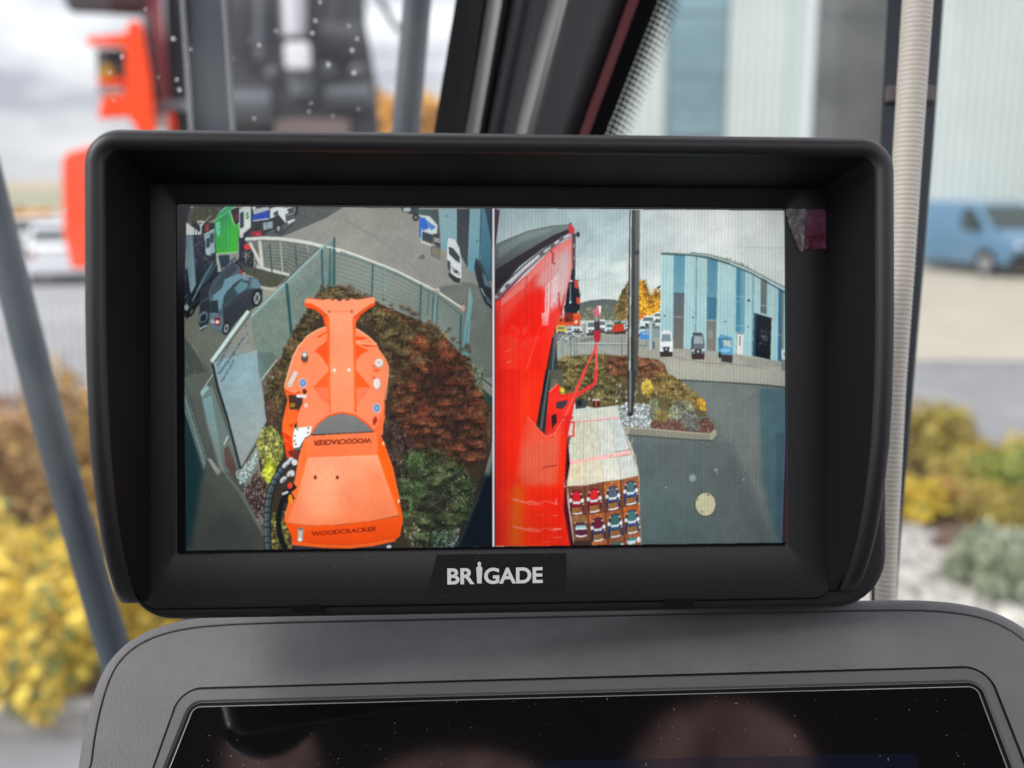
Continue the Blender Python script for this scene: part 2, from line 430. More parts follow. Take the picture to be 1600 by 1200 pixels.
    for k in range(4): C.line([(500, 470 + k * 48), (780, 452 + k * 48)], 5, (30, 150, 60), .55)
    C.poly('680,130 740,290 800,260 780,600 690,600', (52, 190, 30), a=.55); C.poly('690,70 800,30 800,240 750,270', (24, 16, 24)); C.poly('745,130 790,120 790,190 750,210', (110, 14, 24))
    C.line('420,145 300,280', 16, (150, 150, 130)); C.poly('345,270 400,240 400,340 350,370', (150, 40, 40)); C.line('330,410 470,330', 26, (180, 195, 195))
    C.poly('330,430 470,350 480,640 430,650 410,680 350,650 350,500', (150, 180, 185)); C.poly('362,455 410,440 410,560 366,580', (30, 45, 60)); C.poly('410,400 460,370 465,500 420,520', (30, 60, 66)); C.poly('350,600 420,570 420,670 370,680', (176, 196, 204))
    C.line('510,660 545,890', 34, (170, 182, 170)); C.line('670,650 685,790', 18, (140, 160, 156)); C.line('600,690 600,790', 20, (60, 96, 110)); C.poly('520,680 670,670 680,780 560,860', (24, 44, 60))
    # white cab with green sign
    C.poly('800,70 880,20 960,15 960,300 870,380 850,440 805,440', (206, 212, 206)); C.poly('815,110 860,90 860,300 815,320', (24, 40, 56)); C.poly('880,90 945,70 945,290 880,320', (224, 228, 222)); C.line('868,90 868,300', 6, (110, 120, 120))
    C.text('S', (893, 190), (56, -6), (0, -120), (30, 140, 60), bold=.05); C.line('810,420 960,310', 10, (190, 60, 60), .5)
    # blue and white lorry
    C.poly('960,15 1600,0 1590,120 1500,230 1300,300 1100,430 900,430 960,320', (30, 34, 40))
    C.poly('975,140 1205,70 1205,190 980,210', (18, 58, 172)); C.poly('985,60 1205,20 1205,70 1000,130', (180, 190, 190)); C.line('990,215 1205,185', 16, (215, 222, 225)); C.ell(1000, 40, 30, 20, (205, 210, 205))
    C.poly('1120,240 1250,220 1250,310 1130,340', (150, 165, 172)); C.line('1175,235 1178,335', 8, (60, 70, 76))
    C.poly('1215,50 1330,15 1545,5 1555,90 1480,120 1430,250 1330,130 1215,190', (222, 226, 226)); C.poly('1260,110 1320,70 1330,130 1270,150', (60, 70, 76)); C.poly('1440,60 1540,30 1545,80 1470,110', (60, 66, 70)); C.line('1400,40 1530,20', 16, (150, 155, 158))
    C.poly('1420,130 1550,80 1545,200 1460,250 1430,230', (60, 62, 64)); C.line('1430,150 1545,110', 9, (190, 195, 195)); C.line('1435,190 1545,150', 8, (130, 135, 135)); C.poly('1440,220 1545,185 1545,215 1460,260', (214, 216, 214))
    C.ell(1325, 315, 52, 66, (22, 22, 24)); C.ell(1330, 318, 26, 34, (150, 152, 152)); C.ell(1050, 330, 40, 50, (20, 20, 24)); C.poly('1230,380 1420,330 1500,260 1560,240 1380,400', (52, 54, 54))
    # red machine parts behind the gate
    C.poly('960,360 1100,340 1110,420 960,420', (150, 20, 34)); C.ell(1060, 400, 34, 22, (215, 40, 60)); C.ell(915, 560, 50, 44, (225, 28, 36)); C.poly('960,480 1020,480 1010,560 950,560', (120, 20, 30))
    C.line('895,620 895,760', 14, (170, 165, 150)); C.line('860,700 960,630', 14, (130, 125, 112)); C.ell(930, 690, 26, 20, (110, 84, 60))
    # cars
    C.frame(270, 310, 4.285)
    C.poly('55,780 180,700 250,640 330,640 540,720 520,790 300,1080 230,1200 55,1200', (108, 109, 96), (96, 98, 88))
    C.poly('60,900 240,1150 200,1200 60,1200', (70, 74, 68)); C.line('130,980 230,1160', 8, (130, 130, 112), .6)
    C.speck('60,800 330,700 330,1000 230,1190 60,1190', [(130, 130, 116), (84, 86, 78), (116, 116, 100)], 300, .3, .9, .5)
    C.poly('48,500 95,450 120,640 80,720 48,730', (12, 18, 32)); C.line('50,520 95,455', 12, (110, 140, 150)); C.line('52,600 90,540', 6, (60, 84, 100)); C.line('55,690 100,640', 6, (70, 90, 110)); C.poly('52,540 85,500 88,530 56,580', (54, 88, 100))
    C.poly('75,745 120,640 200,500 265,425 300,470 295,540 230,650 150,740 95,810 80,790', (16, 20, 26)); C.poly('150,620 210,500 262,440 285,465 240,540 180,610', (36, 62, 76)); C.line('130,690 180,590 265,432 290,455', 6, (120, 150, 160)); C.line('110,730 240,620 295,545', 4, (60, 72, 80)); C.ell(92, 730, 15, 20, (140, 150, 150)); C.ell(125, 755, 20, 42, (10, 10, 12), rot=25); C.ell(125, 758, 9, 22, (70, 74, 76), rot=25)
    C.poly('185,610 250,560 270,640 260,760 230,860 190,890 172,830 180,740', (36, 42, 48)); C.ell(203, 795, 30, 42, (84, 104, 112), rot=30); C.ell(205, 800, 18, 28, (28, 34, 40), rot=30); C.line('180,875 230,850', 12, (150, 165, 170)); C.line('185,700 250,660', 10, (66, 72, 78))
    # estate car
    C.poly('240,640 262,560 320,490 400,425 445,450 470,520 520,530 560,525 590,560 602,610 598,690 545,735 490,760 420,830 380,890 330,905 260,870 245,800 250,720', (74, 92, 104))
    C.poly('262,560 320,490 400,425 445,455 350,540 330,600 285,640 250,650', (60, 72, 80)); C.line('295,590 350,500 410,435', 7, (40, 50, 58)); C.poly('330,520 405,450 440,470 360,540', (48, 58, 66))
    C.poly('270,650 330,600 350,540 440,505 500,530 515,545 440,560 360,620 330,720 300,780 260,770', (106, 142, 156))
    C.poly('340,720 348,660 405,580 455,545 510,570 500,600 430,660', (50, 66, 72)); C.poly('415,600 455,552 505,572 495,600 440,640', (90, 132, 138)); C.line('410,590 430,655', 6, (70, 100, 110)); C.line('335,725 345,655 410,575 458,540 515,568', 6, (32, 42, 48))
    C.poly('335,730 500,610 600,600 600,690 545,735 490,760 420,830 380,890 345,890', (46, 50, 54)); C.line('345,730 520,620', 4, (80, 88, 92)); C.line('500,650 470,700', 4, (70, 76, 80)); C.poly('530,535 585,545 600,600 520,600', (96, 126, 140))
    C.poly('250,690 300,680 310,770 250,765', (40, 46, 54)); C.poly('248,770 330,790 335,850 320,885 258,868', (94, 110, 118)); C.poly('280,800 318,800 318,850 285,850', (120, 22, 34)); C.ell(298, 828, 14, 13, (255, 205, 200)); C.poly('252,808 278,815 278,840 252,832', (160, 170, 172)); C.ell(455, 492, 12, 16, (150, 30, 40))
    C.ell(563, 668, 34, 58, (20, 22, 24), rot=8); C.ell(564, 668, 22, 42, (140, 146, 148), rot=8); C.ell(564, 668, 8, 16, (50, 54, 56)); C.line('550,640 578,696', 5, (60, 64, 66)); C.line('580,640 548,694', 5, (60, 64, 66))
    C.ell(358, 870, 26, 46, (22, 24, 26), rot=12); C.ell(358, 870, 16, 32, (130, 136, 138), rot=12); C.ell(358, 870, 6, 12, (40, 44, 46))
    # sliding gate and yard behind it
    C.poly('480,275 700,280 1010,325 770,560 650,600 600,470 520,330', (104, 108, 100), (92, 94, 82)); C.poly('460,450 600,470 770,510 700,590 600,600 560,530 490,510', (70, 70, 54)); C.line('590,595 690,612', 20, (168, 168, 150)); C.dapple('480,275 1010,325 650,600 480,500', .08, 8)
    for k in range(8): C.line([(600, 300 + k * 21), (760, 305 + k * 22), (960 - k * 24, 340 + k * 23)], 4, (150, 160, 156), .75)
    C.line('485,272 600,266 700,268 820,282 920,300 1015,325 1120,352', 22, (214, 216, 206)); C.line('515,295 600,460', 20, (205, 205, 196)); C.line('582,285 598,450', 22, (198, 200, 190)); C.line('560,455 650,480 780,512', 20, (190, 192, 182)); C.line('720,290 735,490', 11, (150, 162, 160)); C.line('900,305 905,360', 8, (150, 162, 160))
    C.line('648,305 668,535', 9, (44, 74, 76)); C.line('820,310 828,460', 9, (44, 74, 76))
    for p in ('500,400 560,420 545,520', '460,420 520,430'): C.line(p, 6, (40, 46, 48))
    # green mat fence running towards the viewer
    C.poly('1030,300 1090,270 1090,600 1000,680 800,930 610,1195 560,1195 525,810 760,565', (126, 138, 128), (120, 130, 114))
    C.soft('820,600 1000,420 1080,330 1080,570 1000,620 820,830', (110, 124, 116), .7, 6); C.dapple('1090,270 1090,600 800,930 600,1195 525,810 760,565', .06, 6)
    for k in range(46):
        t = k / 45; xt, yt = 1085 - 555 * t, 275 + 530 * t + 12 * math.sin(3.1 * t); xb, yb = 1095 - 500 * t, 600 + 600 * t
        C.line([(xt, yt), (xb, yb)], 2.6 + 1.2 * t, (70, 98, 98), .6)
    for k in range(1, 14):
        t = k / 14; C.line([(1085, 290 + 310 * t), (765 + 35 * t, 570 + 350 * t), (530 + 60 * t, 810 + 385 * t)], 2.6, (150, 165, 155), .35)
    C.line('1030,305 900,425 765,562 640,680 522,800', 16, (118, 152, 152)); C.line('1030,300 765,555 522,792', 5, (170, 200, 196))
    C.line('1082,262 1086,600', 13, (40, 82, 86)); C.line('1052,345 1056,590', 10, (48, 88, 90)); C.line('998,340 1004,640', 13, (40, 82, 88)); C.line('762,568 795,925', 20, (36, 78, 84)); C.line('690,1060 612,1185', 9, (205, 208, 196), .8)
    # fence running right
    C.frame(510, 310, 4.285)
    C.poly('60,360 200,400 480,500 640,590 740,640 920,760 900,1050 760,900 600,800 420,700 200,640 60,600', (128, 134, 124), (118, 126, 118), a=.85)
    for k in range(9):
        d = 24 + k * 29; C.line([(62, 345 + d), (200, 385 + d), (480, 495 + d * .96), (640, 580 + d * .93), (735, 640 + d * .9), (905, 765 + d * .85)], 3.6, (70, 92, 90), .7)
    C.line('0,322 100,345 200,380 390,452 480,490 640,570 740,622 925,745', 13, (214, 214, 200)); C.line('62,362 200,400 310,440 480,510 640,595 745,655 905,775', 6, (60, 96, 96))
    for x, y0, y1, wd in ((52, 262, 590, 12), (25, 330, 600, 9), (312, 436, 660, 12), (634, 575, 830, 11), (716, 655, 830, 9), (745, 620, 850, 8), (902, 780, 1030, 14), (390, 460, 690, 7), (685, 640, 780, 5), (870, 960, 1040, 4)): C.line([(x, y0), (x - 8, y1)], wd, (44, 84, 86), .92)
    C.line('390,455 388,690', 9, (140, 160, 156), .7); C.line('738,625 722,820', 14, (120, 144, 142)); C.ell(740, 612, 22, 14, (190, 180, 170)); C.ell(915, 735, 14, 22, (190, 160, 150))
    C.poly('960,600 985,690 965,800 940,1190 900,1190 905,1050 930,830 950,700', (120, 165, 165), (96, 140, 145)); C.line('985,690 968,800', 5, (120, 90, 84)); C.line('950,820 905,1180', 5, (70, 110, 110)); C.line('960,600 952,720', 5, (160, 190, 190))
    # ---- ground under the shrubs
    C.frame(0, 0, 1)
    C.poly('500,452 530,446 560,458 600,478 650,498 690,520 720,552 742,600 768,640 768,700 752,760 735,800 712,862 420,862 405,720 415,620 440,560 470,500', (58, 46, 34))
    BR = [(106, 84, 50), (88, 70, 40), (70, 56, 34), (118, 96, 60), (62, 52, 34), (90, 84, 52), (52, 40, 28)]
    RD = [(112, 54, 34), (92, 42, 30), (76, 36, 28), (130, 66, 42), (60, 30, 24), (98, 62, 40), (48, 28, 24)]
    GR = [(76, 92, 52), (58, 76, 42), (42, 56, 34), (92, 108, 66), (30, 40, 28), (66, 70, 44)]
    C.leafy('505,450 560,452 585,475 610,490 615,600 590,640 590,520 500,470', BR, 850, 80)
    C.leafy('560,470 640,495 700,520 690,560 640,600 610,600 590,520', BR, 1530, 75)
    C.leafy('455,520 480,500 470,560 440,620 430,660 415,640 430,580', BR, 714, 70)
    C.leafy('618,560 650,520 700,530 735,580 760,640 760,720 720,730 640,700 612,640', RD, 2890, 75)
    C.speck('650,520 700,545 720,580 690,590 640,560', [(74, 62, 46), (90, 70, 50)] + RD, 260, .8, 2.6, .65, rot=80)
    C.leafy('600,640 640,660 660,720 625,760 605,700', [(50, 34, 34), (70, 48, 44), (96, 72, 62), (34, 24, 26)], 714, 80)
    C.leafy('625,720 650,692 690,705 720,720 745,760 735,800 700,850 640,860 622,800', GR, 2380, 80)
    C.leafy('636,720 652,696 662,720 660,790 640,800', [(84, 112, 62), (70, 96, 56), (100, 124, 74)], 442, 80)
    C.leafy('690,725 740,745 738,790 700,850 672,856 680,780', [(24, 30, 26), (40, 50, 36), (60, 70, 46)], 646, 80)
    C.speck('625,745 740,745 725,810 660,850 630,830', [(224, 222, 206), (180, 184, 150), (240, 240, 230)], 46, .4, 1.1, .9, 1.0)
    C.speck('676,830 718,826 716,858 676,858', [(176, 196, 186), (130, 158, 150), (96, 120, 112), (60, 84, 80)], 150, .6, 1.7, .8)
    C.speck('640,820 655,815 655,858 640,858', [(120, 110, 70), (84, 70, 50), (180, 176, 150)], 60, .6, 1.8, .7)
    C.soft('745,870 706,870 726,822 746,772 756,738 764,745 778,700 780,870', (8, 16, 24), 1, 4); C.poly('745,600 775,625 775,700 768,690 760,650', (44, 62, 60)); C.line('752,590 772,606', 1.6, (20, 26, 28))
    C.speck('738,570 755,575 758,630 742,620', [(110, 122, 70), (70, 84, 46), (44, 54, 34), (150, 150, 110)], 90, .6, 1.8, .75)
    C.ell(744, 855, 6, 1.6, (70, 90, 96))
    C.leafy('500,452 530,446 520,470 480,520 470,560 440,640 415,640 430,575 465,505', BR, 900); C.leafy('590,478 650,500 720,552 742,600 768,640 765,700 735,560 650,515', BR + RD, 700)
    C.bushes('470,500 498,462 505,475 470,560 440,620 425,610', [(112, 94, 60), (92, 80, 50), (84, 70, 46)], 40, 3, 7)
    C.bushes('505,455 560,456 590,478 590,500 510,470', [(120, 98, 62), (96, 80, 50)], 22, 5, 9)
    C.bushes('568,478 640,500 695,520 690,556 640,590 606,590 592,520', [(124, 106, 66), (100, 88, 52), (92, 92, 56), (80, 62, 42)], 46, 7, 13)
    C.bushes('452,530 476,505 470,560 440,620 428,655 418,640', [(112, 94, 60), (92, 80, 50)], 24, 5, 9)
    C.bushes('625,570 655,528 700,545 735,590 758,650 756,715 715,725 650,700 622,650', [(134, 66, 44), (112, 54, 38), (92, 46, 36), (120, 74, 48), (150, 78, 50)], 80, 8, 15)
    C.bushes('628,740 650,705 690,712 722,730 742,765 730,800 700,845 645,850 626,800', [(88, 104, 62), (68, 86, 50), (104, 116, 76), (72, 70, 48)], 60, 8, 14, .4)
    C.speck('625,715 742,740 725,815 660,852 628,830', [(230, 228, 214), (190, 194, 160), (244, 244, 236)], 60, .4, 1.0, .9, 1.0)
    C.bushes('500,448 530,442 565,452 610,470 655,490 700,508 735,545 728,560 690,530 640,505 590,482 530,456', [(104, 84, 54), (84, 66, 44), (96, 70, 50)], 60, 3, 6)
    for q, cs, k in (('560,470 640,495 700,520 690,560 640,600 610,600 590,520', BR, 900), ('618,560 650,520 700,530 735,580 760,640 760,720 720,730 640,700 612,640', RD + [(140, 72, 46)], 1500), ('625,720 650,692 690,705 720,720 745,760 735,800 700,850 640,860 622,800', GR, 1000)):
        C.speck(q, cs, k, .25, .7, .6, 2.0); C.dapple(q, .16, 20); C.dapple(q, .13, 2.2)
    for q in ('640,600 700,560 712,610 680,640', '690,640 745,650 740,700 700,690', '640,660 690,680 680,700 640,690', '650,790 700,740 712,790 680,830', '600,520 640,560 620,600'): C.soft(q, (26, 18, 16), .35, 7)
    # ---- board in front, left
    C.frame(270, 580, 4.138)
    C.poly('60,60 120,20 270,0 420,640 560,950 600,1060 600,1165 110,1165 60,900', (92, 96, 88), (60, 62, 58))
    C.soft('50,80 100,180 195,640 150,960 110,1165 50,1165', (16, 44, 48), .95, 5); C.poly('62,90 215,600 200,640 66,230', (92, 112, 108)); C.line('64,110 205,600', 5, (150, 160, 150)); C.line('75,100 215,570', 4, (130, 145, 140))
    for k in range(12): C.line([(105 + k * 9, 210 + k * 34), (120 + k * 9, 204 + k * 34)], 3, (170, 178, 168), .6)
    C.poly('180,150 250,90 440,640 330,660 300,640 215,330', (110, 128, 124), (98, 106, 100)); C.poly('190,180 250,160 330,640 310,640', (126, 160, 166), (112, 120, 114)); C.line('180,140 260,20', 7, (170, 186, 180)); C.poly('178,140 225,90 235,110 190,165', (150, 182, 178)); C.line('215,300 330,650 440,780 590,1060', 9, (130, 138, 130), .7)
    C.poly('220,560 250,570 310,650 290,680', (150, 152, 142)); C.poly('360,480 420,640 400,690 340,610 330,500', (92, 70, 62)); C.speck('350,560 420,640 400,690 350,620', [(140, 60, 60), (80, 50, 46), (60, 44, 40)], 40, .5, 1.2, .6); C.line('330,475 358,418', 9, (196, 200, 190), .9)
    C.soft('215,660 340,670 430,800 590,1080 600,1165 130,1165', (78, 78, 70), .9, 6); C.soft('200,900 420,900 600,1165 150,1165', (54, 56, 52), .8, 18); C.soft('205,700 280,780 250,900 190,900', (60, 66, 64), .6, 6); C.line('345,670 440,790 590,1060', 22, (98, 104, 98), .8)
    C.speck('210,700 400,780 560,1100 150,1140', [(96, 96, 88), (58, 58, 54)], 140, .3, .8, .5)
    C.frame(320, 560, 6)
    C.poly('480,-60 640,-60 680,0 540,230 520,200', (96, 112, 104)); C.line('525,205 680,5', 11, (208, 208, 192), .8); C.leafy('540,230 690,0 790,60 720,260 720,620 600,600 560,420', BR + [(96, 62, 56), (80, 54, 50)], 714, 80)
    C.speck('560,400 620,400 700,650 640,700 590,600', [(96, 64, 60), (70, 46, 44)], 120, .6, 1.6, .6)
    C.poly('80,40 490,-80 500,120 540,320 580,590 430,850 340,1020 330,1000 200,540', (142, 164, 168), (148, 154, 152)); C.soft('130,20 480,-60 510,220 400,400 210,440', (134, 166, 174), .6, 10); C.dapple('80,40 490,-80 580,590 340,1020', .03, 10)
    C.line('72,50 120,270 205,540 335,1040', 24, (34, 42, 44)); C.line('335,1045 470,830 580,600', 14, (62, 52, 48)); C.line('90,40 200,400', 6, (160, 186, 190), .6)
    C.speck('280,1060 340,1040 480,860 490,960 370,1180 330,1180', [(190, 208, 206), (150, 172, 170), (220, 228, 224), (96, 116, 114)], 330, .5, 1.4, .85)
    C.leafy('480,780 560,640 640,640 730,760 740,900 680,1000 600,1100 540,1120 530,960', [(150, 150, 70), (190, 184, 70), (120, 128, 60), (84, 96, 50), (170, 160, 100), (60, 70, 40), (200, 196, 110)], 1054, 60)
    C.leafy('530,1080 600,920 680,980 640,1180 540,1180', [(190, 190, 40), (150, 160, 40), (110, 124, 44), (208, 204, 80)], 442, 60)
    C.frame(270, 580, 4.138)
    C.poly('460,770 540,660 620,760 610,960 590,960 500,860', (58, 44, 42)); C.speck('450,780 545,640 640,760 620,980 590,1060 500,860', [(92, 70, 64), (60, 44, 42), (130, 108, 100), (40, 30, 30), (160, 140, 130)], 500, .5, 1.5, .8)
    C.speck('600,920 760,900 770,1160 640,1160', [(110, 110, 40), (150, 146, 60), (60, 64, 30), (190, 176, 90), (80, 60, 44)], 380, .6, 1.8, .75)
    # writing on the board
    C.frame(325, 480, 9.23)
    C.poly('30,770 560,40 605,65 70,800', (198, 220, 216)); C.line('100,760 600,95', 8, (112, 146, 152), .5)
    ink = (44, 66, 104)
    C.text('Stapler-LKW', (150, 850), (25, -43), (-46, -22), ink, .85, .02)
    C.text('Reinigungs-LKW', (172, 970), (36, -52.5), (-46, -24), ink, .85, .02)
    C.text('Abroll-LKW', (205, 1085), (26, -44), (-44, -22), ink, .85, .02)
    for x, y in ((545, 265), (568, 385), (578, 500)): C.line([(x - 12, y + 18), (x + 6, y - 22)], 14, (74, 100, 132)); C.line([(x - 14, y + 4), (x + 14, y + 8)], 10, (74, 100, 132))
    # signal icon
    C.frame(280, 320, 8.571)
    for k in range(5): C.poly([(95 + k * 38, 240 + k * 27), (127 + k * 38, 258 + k * 27), (127 + k * 38, 404), (95 + k * 38, 404)], (232, 236, 230))
    C.line('240,225 335,225', 18, (226, 230, 224)); C.line('250,225 290,300 325,225', 16, (226, 230, 224)); C.line('290,250 290,400', 18, (226, 230, 224))
    # ---- orange tree cutter
    C.frame(430, 450, 5.714)
    C.poly('80,900 170,950 215,925 240,960 240,1050 215,1150 190,1210 60,1210 110,1000', (255, 92, 30))
    C.poly('450,345 380,370 290,420 200,520 150,620 110,760 80,870 80,900 170,945 215,920 240,960 240,1050 200,1140 190,1310 960,1310 975,1000 1005,800 1012,690 980,620 930,550 910,510 830,430 720,360', (255, 137, 91), (255, 133, 89))
    C.line('450,345 380,372 290,425 205,525 155,625 115,765 85,875', 10, (255, 182, 140)); C.line('725,362 830,432 908,505', 10, (255, 184, 142)); C.line('985,1000 1008,800 1010,690', 9, (255, 157, 117))
    C.poly('350,562 470,465 470,700 430,640 400,600', (255, 84, 24)); C.poly('340,885 474,740 476,890', (255, 92, 34)); C.poly('720,500 835,560 770,590 720,650', (255, 84, 22)); C.poly('722,732 852,884 722,890', (255, 88, 28))
    C.poly('335,890 490,895 492,1060 420,1000', (255, 113, 69)); C.poly('722,890 850,890 780,990 722,1060', (255, 119, 75)); C.line('340,888 850,888', 4, (255, 104, 50), .7)
    C.poly('362,442 455,388 455,405 400,440', (250, 76, 22)); C.poly('212,552 268,526 228,548', (200, 50, 20)); C.poly('720,430 836,442 780,462 722,466', (250, 80, 24)); C.poly('740,484 790,498 905,512 905,524 800,524 780,510', (238, 66, 18)); C.line('720,480 800,500 900,508', 8, (255, 190, 150))
    C.poly('262,132 330,142 400,184 466,250 470,330 440,330 425,250 360,196 268,168', (255, 74, 14)); C.poly('890,130 840,155 770,205 705,260 705,340 726,300 765,238 830,188 886,156', (255, 72, 12))
    C.poly('262,108 290,86 340,85 420,105 490,95 512,116 540,95 575,122 610,95 650,117 675,92 740,105 810,88 868,80 892,98 890,128 840,152 770,202 704,254 704,290 470,290 468,246 400,182 330,142 266,132', (255, 145, 103))
    C.line('290,86 420,103 490,93 512,112 540,93 575,118 610,93 650,113 675,90 740,103 868,78', 7, (120, 50, 34), .8)
    C.poly('452,262 720,262 722,720 728,1110 484,1110 474,720', (255, 98, 40)); C.poly('486,225 690,225 700,720 706,1110 496,1110 490,720', (255, 151, 109), (255, 141, 95)); C.line('478,212 690,212', 7, (235, 108, 60)); C.line('480,196 480,222', 12, (150, 60, 30)); C.line('684,196 684,222', 12, (150, 60, 30)); C.line('492,690 700,690', 5, (255, 190, 150), .5)
    for x in (527, 656): C.ell(x, 738, 19, 20, (214, 150, 116)); C.ell(x + 2, 733, 15, 15, (238, 226, 214))
    C.ell(266, 645, 30, 40, (255, 104, 50)); C.ell(263, 622, 32, 42, (84, 70, 62)); C.ell(263, 592, 28, 30, (150, 140, 134)); C.ell(262, 594, 16, 17, (226, 222, 218))
    C.line('182,748 122,876', 56, (180, 130, 104)); C.line('182,752 126,870', 44, (232, 206, 192)); C.ell(180, 760, 20, 20, (232, 206, 192)); C.ell(130, 862, 20, 20, (236, 212, 198)); C.ell(132, 860, 9, 9, (170, 160, 154))
    for x, y in ((247, 848), (904, 1072)): C.ell(x, y, 34, 42, (222, 206, 206)); C.ell(x, y, 28, 36, (92, 136, 196)); C.line([(x - 12, y - 12), (x + 8, y - 4), (x - 8, y + 14)], 8, (196, 208, 224))
    C.ell(905, 735, 30, 16, (255, 92, 36)); C.ell(926, 672, 42, 44, (200, 150, 126)); C.ell(926, 666, 36, 36, (236, 226, 218)); C.ell(926, 664, 16, 16, (206, 192, 184)); C.line('860,690 900,705', 12, (220, 90, 50)); C.ell(908, 856, 38, 54, (190, 130, 104)); C.ell(908, 852, 32, 48, (238, 222, 212)); C.line('866,800 905,800', 14, (210, 80, 46))
    C.poly('118,955 245,955 245,1030 175,1150 130,1080', (66, 46, 40)); C.ell(155, 1046, 20, 18, (216, 150, 24)); C.ell(155, 1046, 9, 8, (70, 44, 20)); C.line('190,962 280,968', 26, (236, 232, 230)); C.ell(262, 925, 20, 24, (110, 40, 26)); C.ell(275, 1048, 17, 19, (230, 204, 186)); C.ell(207, 695, 7, 12, (230, 170, 90))
    C.poly('80,900 170,945 215,922 215,934 170,962 82,915', (238, 66, 14)); C.poly('940,1210 985,1000 970,1210', (255, 96, 40)); C.ell(895, 1175, 16, 30, (214, 60, 20)); C.ell(898, 1178, 9, 22, (130, 30, 14))
    C.frame(410, 640, 5.217)
    C.poly('160,150 170,60 215,0 290,0 262,100 258,180 250,290 190,300', (255, 100, 36)); C.poly('155,160 250,215 250,300 270,380 200,400 180,290', (246, 62, 10)); C.line('165,165 250,225', 8, (255, 125, 79)); C.line('180,240 255,300', 9, (255, 115, 75)); C.line('195,200 235,330', 6, (200, 44, 8)); C.ell(235, 130, 14, 12, (200, 50, 14)); C.poly('205,340 290,320 290,400 230,390', (120, 40, 30))
    C.poly('262,152 402,136 392,205 345,232 300,312 254,316 246,235', (236, 240, 238)); C.poly('250,316 330,300 330,330 256,332', (88, 84, 84))
    for x, y in ((285, 160), (374, 152), (372, 188), (262, 255), (272, 283), (265, 214)): C.ell(x, y, 10, 9, (128, 134, 138))
    C.line('392,208 450,122 540,52 650,27 760,50 845,112 915,182', 18, (246, 78, 14)); C.poly('392,208 450,124 540,54 650,30 760,54 842,115 912,182 640,198', (124, 121, 118), (116, 114, 114)); C.line('395,206 640,196 912,180', 7, (60, 30, 20))
    C.poly('905,175 985,0 1000,60 968,210 930,190', (255, 107, 59)); C.ell(912, 96, 14, 34, (220, 66, 20)); C.ell(914, 98, 8, 26, (150, 40, 18))
    C.poly('345,240 390,212 640,202 930,182 965,212 1004,292 945,372 365,398 300,425', (255, 123, 71), (255, 115, 61)); C.poly('368,396 942,372 1002,560 1116,862 880,908 600,940 400,945 203,922 290,690', (255, 157, 115), (255, 127, 75))
    C.poly('345,238 368,396 290,690 203,926 178,902 184,862 268,572 300,384', (255, 112, 48)); C.poly('940,188 982,262 1062,482 1122,762 1146,892 1118,872 1002,560 942,372', (255, 92, 14)); C.line('345,240 300,385 268,572 185,862', 7, (255, 123, 79)); C.line('985,262 1062,480 1122,760', 7, (255, 117, 63))
    C.poly('178,906 206,924 400,947 620,941 880,909 1120,866 1147,892 1122,1030 1082,1062 900,1092 700,1112 500,1106 240,1086 236,1030', (255, 84, 12), (250, 72, 8)); C.line('240,1088 500,1112 700,1118 900,1098 1084,1058', 30, (255, 98, 30)); C.line('238,1070 500,1096 700,1102 900,1080 1086,1040', 5, (214, 52, 4)); C.poly('240,1108 500,1132 700,1138 900,1118 1086,1080 1040,1140 240,1150', (46, 44, 54)); C.ell(1032, 1118, 20, 14, (222, 222, 220))
    C.line('368,396 942,372', 5, (255, 186, 140), .7); C.dapple('205,200 1140,200 1140,1100 205,1100', .012, 16)
    C.soft('380,440 640,430 620,880 300,900', (255, 186, 144), .45, 9); C.soft('860,460 960,470 1080,840 900,860', (255, 121, 71), .55, 9); C.soft('260,760 420,780 400,925 230,905', (255, 133, 89), .5, 7); C.speck('300,420 920,400 1050,840 260,880', [(255, 190, 150), (240, 140, 92), (225, 120, 80)], 70, .2, .5, .5, 2.5)
    C.text('WOODCRACKER', (888, 232), (-58.5, 2.6), (0, 55), (112, 26, 8), .92, .035); C.text('WOODCRACKER', (400, 1030), (66, -5.2), (0, -48), (126, 26, 4), .9, .03)
    for x in (430, 610): C.ell(x + 3, 556, 16, 20, (236, 130, 90)); C.ell(x, 552, 11, 15, (110, 18, 20))
    C.ell(725, 610, 4, 4, (200, 110, 70)); C.ell(985, 275, 8, 16, (245, 214, 180)); C.ell(1110, 745, 8, 16, (245, 214, 180))
    C.line('312,962 306,1076', 48, (150, 120, 104)); C.line('312,970 306,1070', 36, (198, 186, 176)); C.ell(306, 1060, 16, 16, (238, 236, 232)); C.ell(312, 975, 17, 10, (120, 100, 92))
    hs = [(232, 412), (170, 470), (110, 560), (66, 670), (46, 780), (40, 900), (40, 1020), (52, 1150)]
    C.line('270,620 190,680 150,790 130,900 140,1020 190,1140', 44, (20, 20, 22)); C.line('250,700 180,740', 60, (24, 22, 24)); C.line(hs, 60, (26, 32, 34)); C.line([(x - 4, y) for x, y in hs], 44, (64, 76, 80)); C.line([(x - 14, y) for x, y in hs], 10, (104, 118, 120))
    for i in range(len(hs) - 1):
        for q in (0.1, 0.5):
            x = hs[i][0] + (hs[i + 1][0] - hs[i][0]) * q; y = hs[i][1] + (hs[i + 1][1] - hs[i][1]) * q; dx, dy = hs[i + 1][0] - hs[i][0], hs[i + 1][1] - hs[i][1]; d = math.hypot(dx, dy)
            C.line([(x - dy / d * 27, y + dx / d * 27), (x + dy / d * 27, y - dx / d * 27)], 9, (24, 30, 32))
    for x, y in ((225, 415), (190, 450), (225, 520), (170, 570)): C.ell(x, y, 34, 20, (196, 198, 204), rot=-45); C.ell(x + 8, y + 10, 20, 8, (110, 112, 120), rot=-45)
